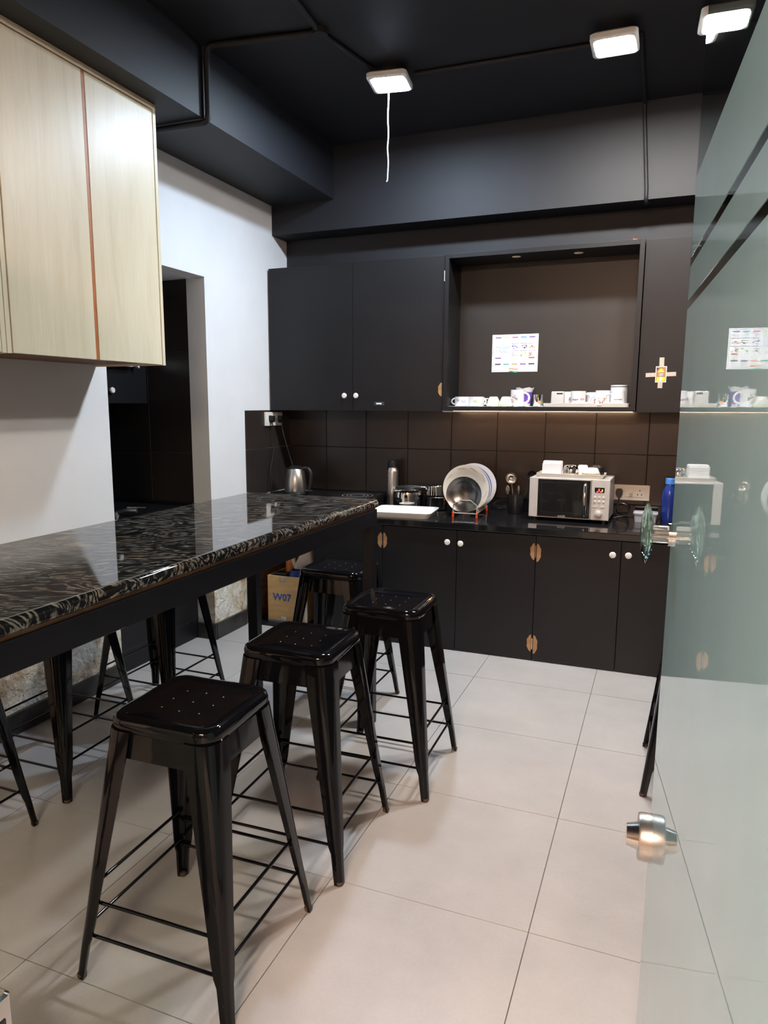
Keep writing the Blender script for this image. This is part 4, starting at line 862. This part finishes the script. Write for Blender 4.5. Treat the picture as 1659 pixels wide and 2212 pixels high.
lathe('label_spot', [(0, -0.0305), (0.009, -0.0300)], 'orange_ink', u, loc=(0.012, 0.0, 0.022), axis='Y', seg=16)
nt_ = tray('serving_tray', 'long white tray of mugs on the right half of the niche floor', -0.430, 4.425, SZ, 0.240, 0.085, 0.020, 'ceramic_cream', 0.0, 0.002, 0.02)
TZ2 = SZ + 0.0065
u = thing('glass_jar', 'square frosted plastic jar at the left of the niche tray', 'jar', (-0.590, 4.390, TZ2)); bm = BM(); bm_loft(bm, [rrect(0.036, 0.034, .008, 0, 3), rrect(0.037, 0.035, .008, 0.004, 3), rrect(0.035, 0.033, .008, 0.078, 3), rrect(0.032, 0.030, .008, 0.082, 3)]); obj('body', bm, 'jar_plastic', u, smooth=35)
box('label', (-0.004, -0.0345, 0.066), (0.030, -0.0335, 0.074), 'dark_wall', u)
u = mug('white mug with a swirl logo and handle right, behind the frosted jar', -0.548, 4.465, TZ2, 0.038, 0.082, 0.0, out=0.022)
wrap_lettering('g', 0.026, 'dark_ink', u, 0.038, 0.045, F + 0.55)
u = mug('white mug with red and black company lettering in the middle of the tray', -0.476, 4.395, TZ2, 0.0425, 0.084, 0.15, out=0.028)
wrap_lettering('inspir', 0.0165, 'dark_ink', u, 0.0425, 0.036, F - 0.28, shear=0.25); wrap_lettering('ISYS', 0.0165, 'red_ink', u, 0.0425, 0.036, F + 0.72)
for q in range(6):
    an = F - 0.95 + 0.05 * math.sin(q * 2.1); lathe('logo_swirl', [(0, 0), (0.0022, 0)], 'red_ink', u, loc=(0.0432 * math.cos(an), 0.0432 * math.sin(an), 0.024 + q * 0.004), axis='Y', seg=8)
u = mug('plain white mug behind the lettered mug', -0.402, 4.468, TZ2, 0.036, 0.078, 0.0, out=0.022)
u = mug('plain white mug behind the floral cup on the tray', -0.345, 4.458, TZ2, 0.042, 0.088, PI / 2, out=0.024)
u = mug('small white cup with brown floral print on the tray', -0.352, 4.378, TZ2, 0.036, 0.060, PI * 0.95, taper=-0.1, out=0.024, rad=0.0042)
for q in range(22):
    an = F + random.uniform(-0.9, 0.9); bm = BM(); s_ = random.uniform(.0015, .004)
    z_ = random.uniform(.012, .048); bm_lathe(bm, [(0, 0), (s_, 0)], 8, (0, 0, 0), 'Y'); obj('floral_dab', bm, ('brown_ink', 'orange_ink', 'red_ink')[q % 3], u, loc=(0.0392 * math.cos(an), 0.0392 * math.sin(an) - 0.0012, z_), rot=(0, 0, an + PI / 2))
u = mug('tall white tumbler with a black band at the right end of the tray', -0.256, 4.462, TZ2, 0.048, 0.118, None)
lathe('black_band', [(0.0480, 0.106), (0.0483, 0.111)], 'dark_ink', u, seg=32)
u = mug('tapered white mug with small dark lettering and handle left at the tray end', -0.257, 4.385, TZ2, 0.036, 0.082, PI * 0.97, taper=-0.15, out=0.036, rad=0.0045)
wrap_lettering('ACCORDING', 0.0075, 'dark_ink', u, 0.0395, 0.036, F + 0.1)

# ================================================================== CRATE IN THE OPEN BAY
cr = thing('crate', 'plywood crate marked W07 with metal corner clips in the open bay', 'crate', (-2.215, 4.030, 0.0125))
boxes('panels', [((-0.145, 0, 0.02), (0.145, 0.012, 0.315)), ((-0.145, 0.33, 0.02), (0.145, 0.342, 0.315)), ((-0.145, 0.012, 0.02), (-0.133, 0.33, 0.315)), ((0.133, 0.012, 0.02), (0.145, 0.33, 0.315)), ((-0.133, 0.012, 0.02), (0.133, 0.33, 0.03))], 'crate_wood', cr)
lettering('W07', 0.066, 'blue_ink', cr, (-0.038, -0.0008, 0.172), bold=0.0016)
for z in (0.030, 0.300):
    cl = box('metal_clip', (-0.048, -0.003, z - 0.016), (-0.006, -0.0002, z + 0.014), 'steel_brushed', cr, bevel=0.001)
    for x in (-0.036, -0.018): lathe('clip_rivet', [(0, 0), (0.005, 0), (0.004, -0.002), (0, -0.0025)], 'steel', cl, loc=(x, -0.003, z), axis='Y', seg=10)
boxes('edge_strip', [((0.126, -0.0025, 0.02), (0.1465, -0.0002, 0.315)), ((-0.145, -0.0025, 0.0), (0.1465, -0.0002, 0.0195)), ((-0.145, 0.0, 0.0), (0.145, 0.342, 0.0195))], 'steel_brushed', cr)
jg = thing('jug', 'pale plastic detergent jug with an orange cap standing in the crate', 'jug', (-2.155, 4.19, 0.0430))
bm = BM(); bm_loft(bm, [rrect(0.075, 0.05, .02, z, 4, c) if True else None for z, c in ((0, (0, 0)), (0.28, (0, 0)))] + [rrect(0.070, 0.048, .02, 0.34, 4, (0.0, 0)), rrect(0.05, 0.042, .018, 0.40, 4, (0.012, 0)), rrect(0.03, 0.03, .014, 0.44, 4, (0.02, 0)), rrect(0.024, 0.024, .011, 0.47, 4, (0.02, 0))]); obj('body', bm, 'jug_plastic', jg, smooth=50)
tube('handle', bez((-0.058, -0.01, 0.30), (-0.11, -0.02, 0.36), (-0.09, -0.02, 0.44), (-0.012, 0, 0.44), 10), 0.014, 'jug_plastic', jg)
lathe('cap', [(0, 0.47), (0.024, 0.47), (0.024, 0.50), (0, 0.502)], 'jug_plastic', jg, loc=(0.02, 0, 0), seg=16)
o2 = thing('orange_bottle', 'small orange bottle beside the detergent jug in the crate', 'bottle', (-2.285, 4.21, 0.0430)); lathe('body', [(0, 0), (0.03, 0), (0.032, 0.35), (0.022, 0.40), (0.014, 0.43), (0, 0.43)], 'orange_ink', o2, seg=18)
bg = thing('blue_bag', 'crumpled blue bag in the front of the crate', 'bag', (-2.155, 4.08, 0.0430))
bm = BM(); rr_ = random.Random(5)
bm_loft(bm, [[(x * s + rr_.uniform(-.006, .006), y * s + rr_.uniform(-.006, .006), z + rr_.uniform(-.01, .01) * (z > 0)) for x, y, _ in rrect(0.068, 0.032, .02, 0, 3)] for s, z in ((0.9, 0), (1.0, 0.15), (1.0, 0.28), (0.8, 0.32), (0.4, 0.33))]); obj('body', bm, 'blue_plastic', bg, smooth=30)
gb = thing('black_box', 'flat black case beside the blue bag in the crate', 'case', (-2.285, 4.09, 0.0430)); box('body', (-0.045, -0.03, 0), (0.05, 0.035, 0.30), 'black_plastic', gb, bevel=0.006)

# red cable ends poking out above the niche
tag(tube('cable_ends', [(-0.228, 4.42, 2.318), (-0.222, 4.40, 2.338), (-0.206, 4.39, 2.334), (-0.196, 4.40, 2.318)], 0.004, 'rust_red', seg=6), 'short loop of red cable on top of the display niche', 'cable')
for me in list(bpy.data.meshes):
    if me.users == 0: bpy.data.meshes.remove(me)
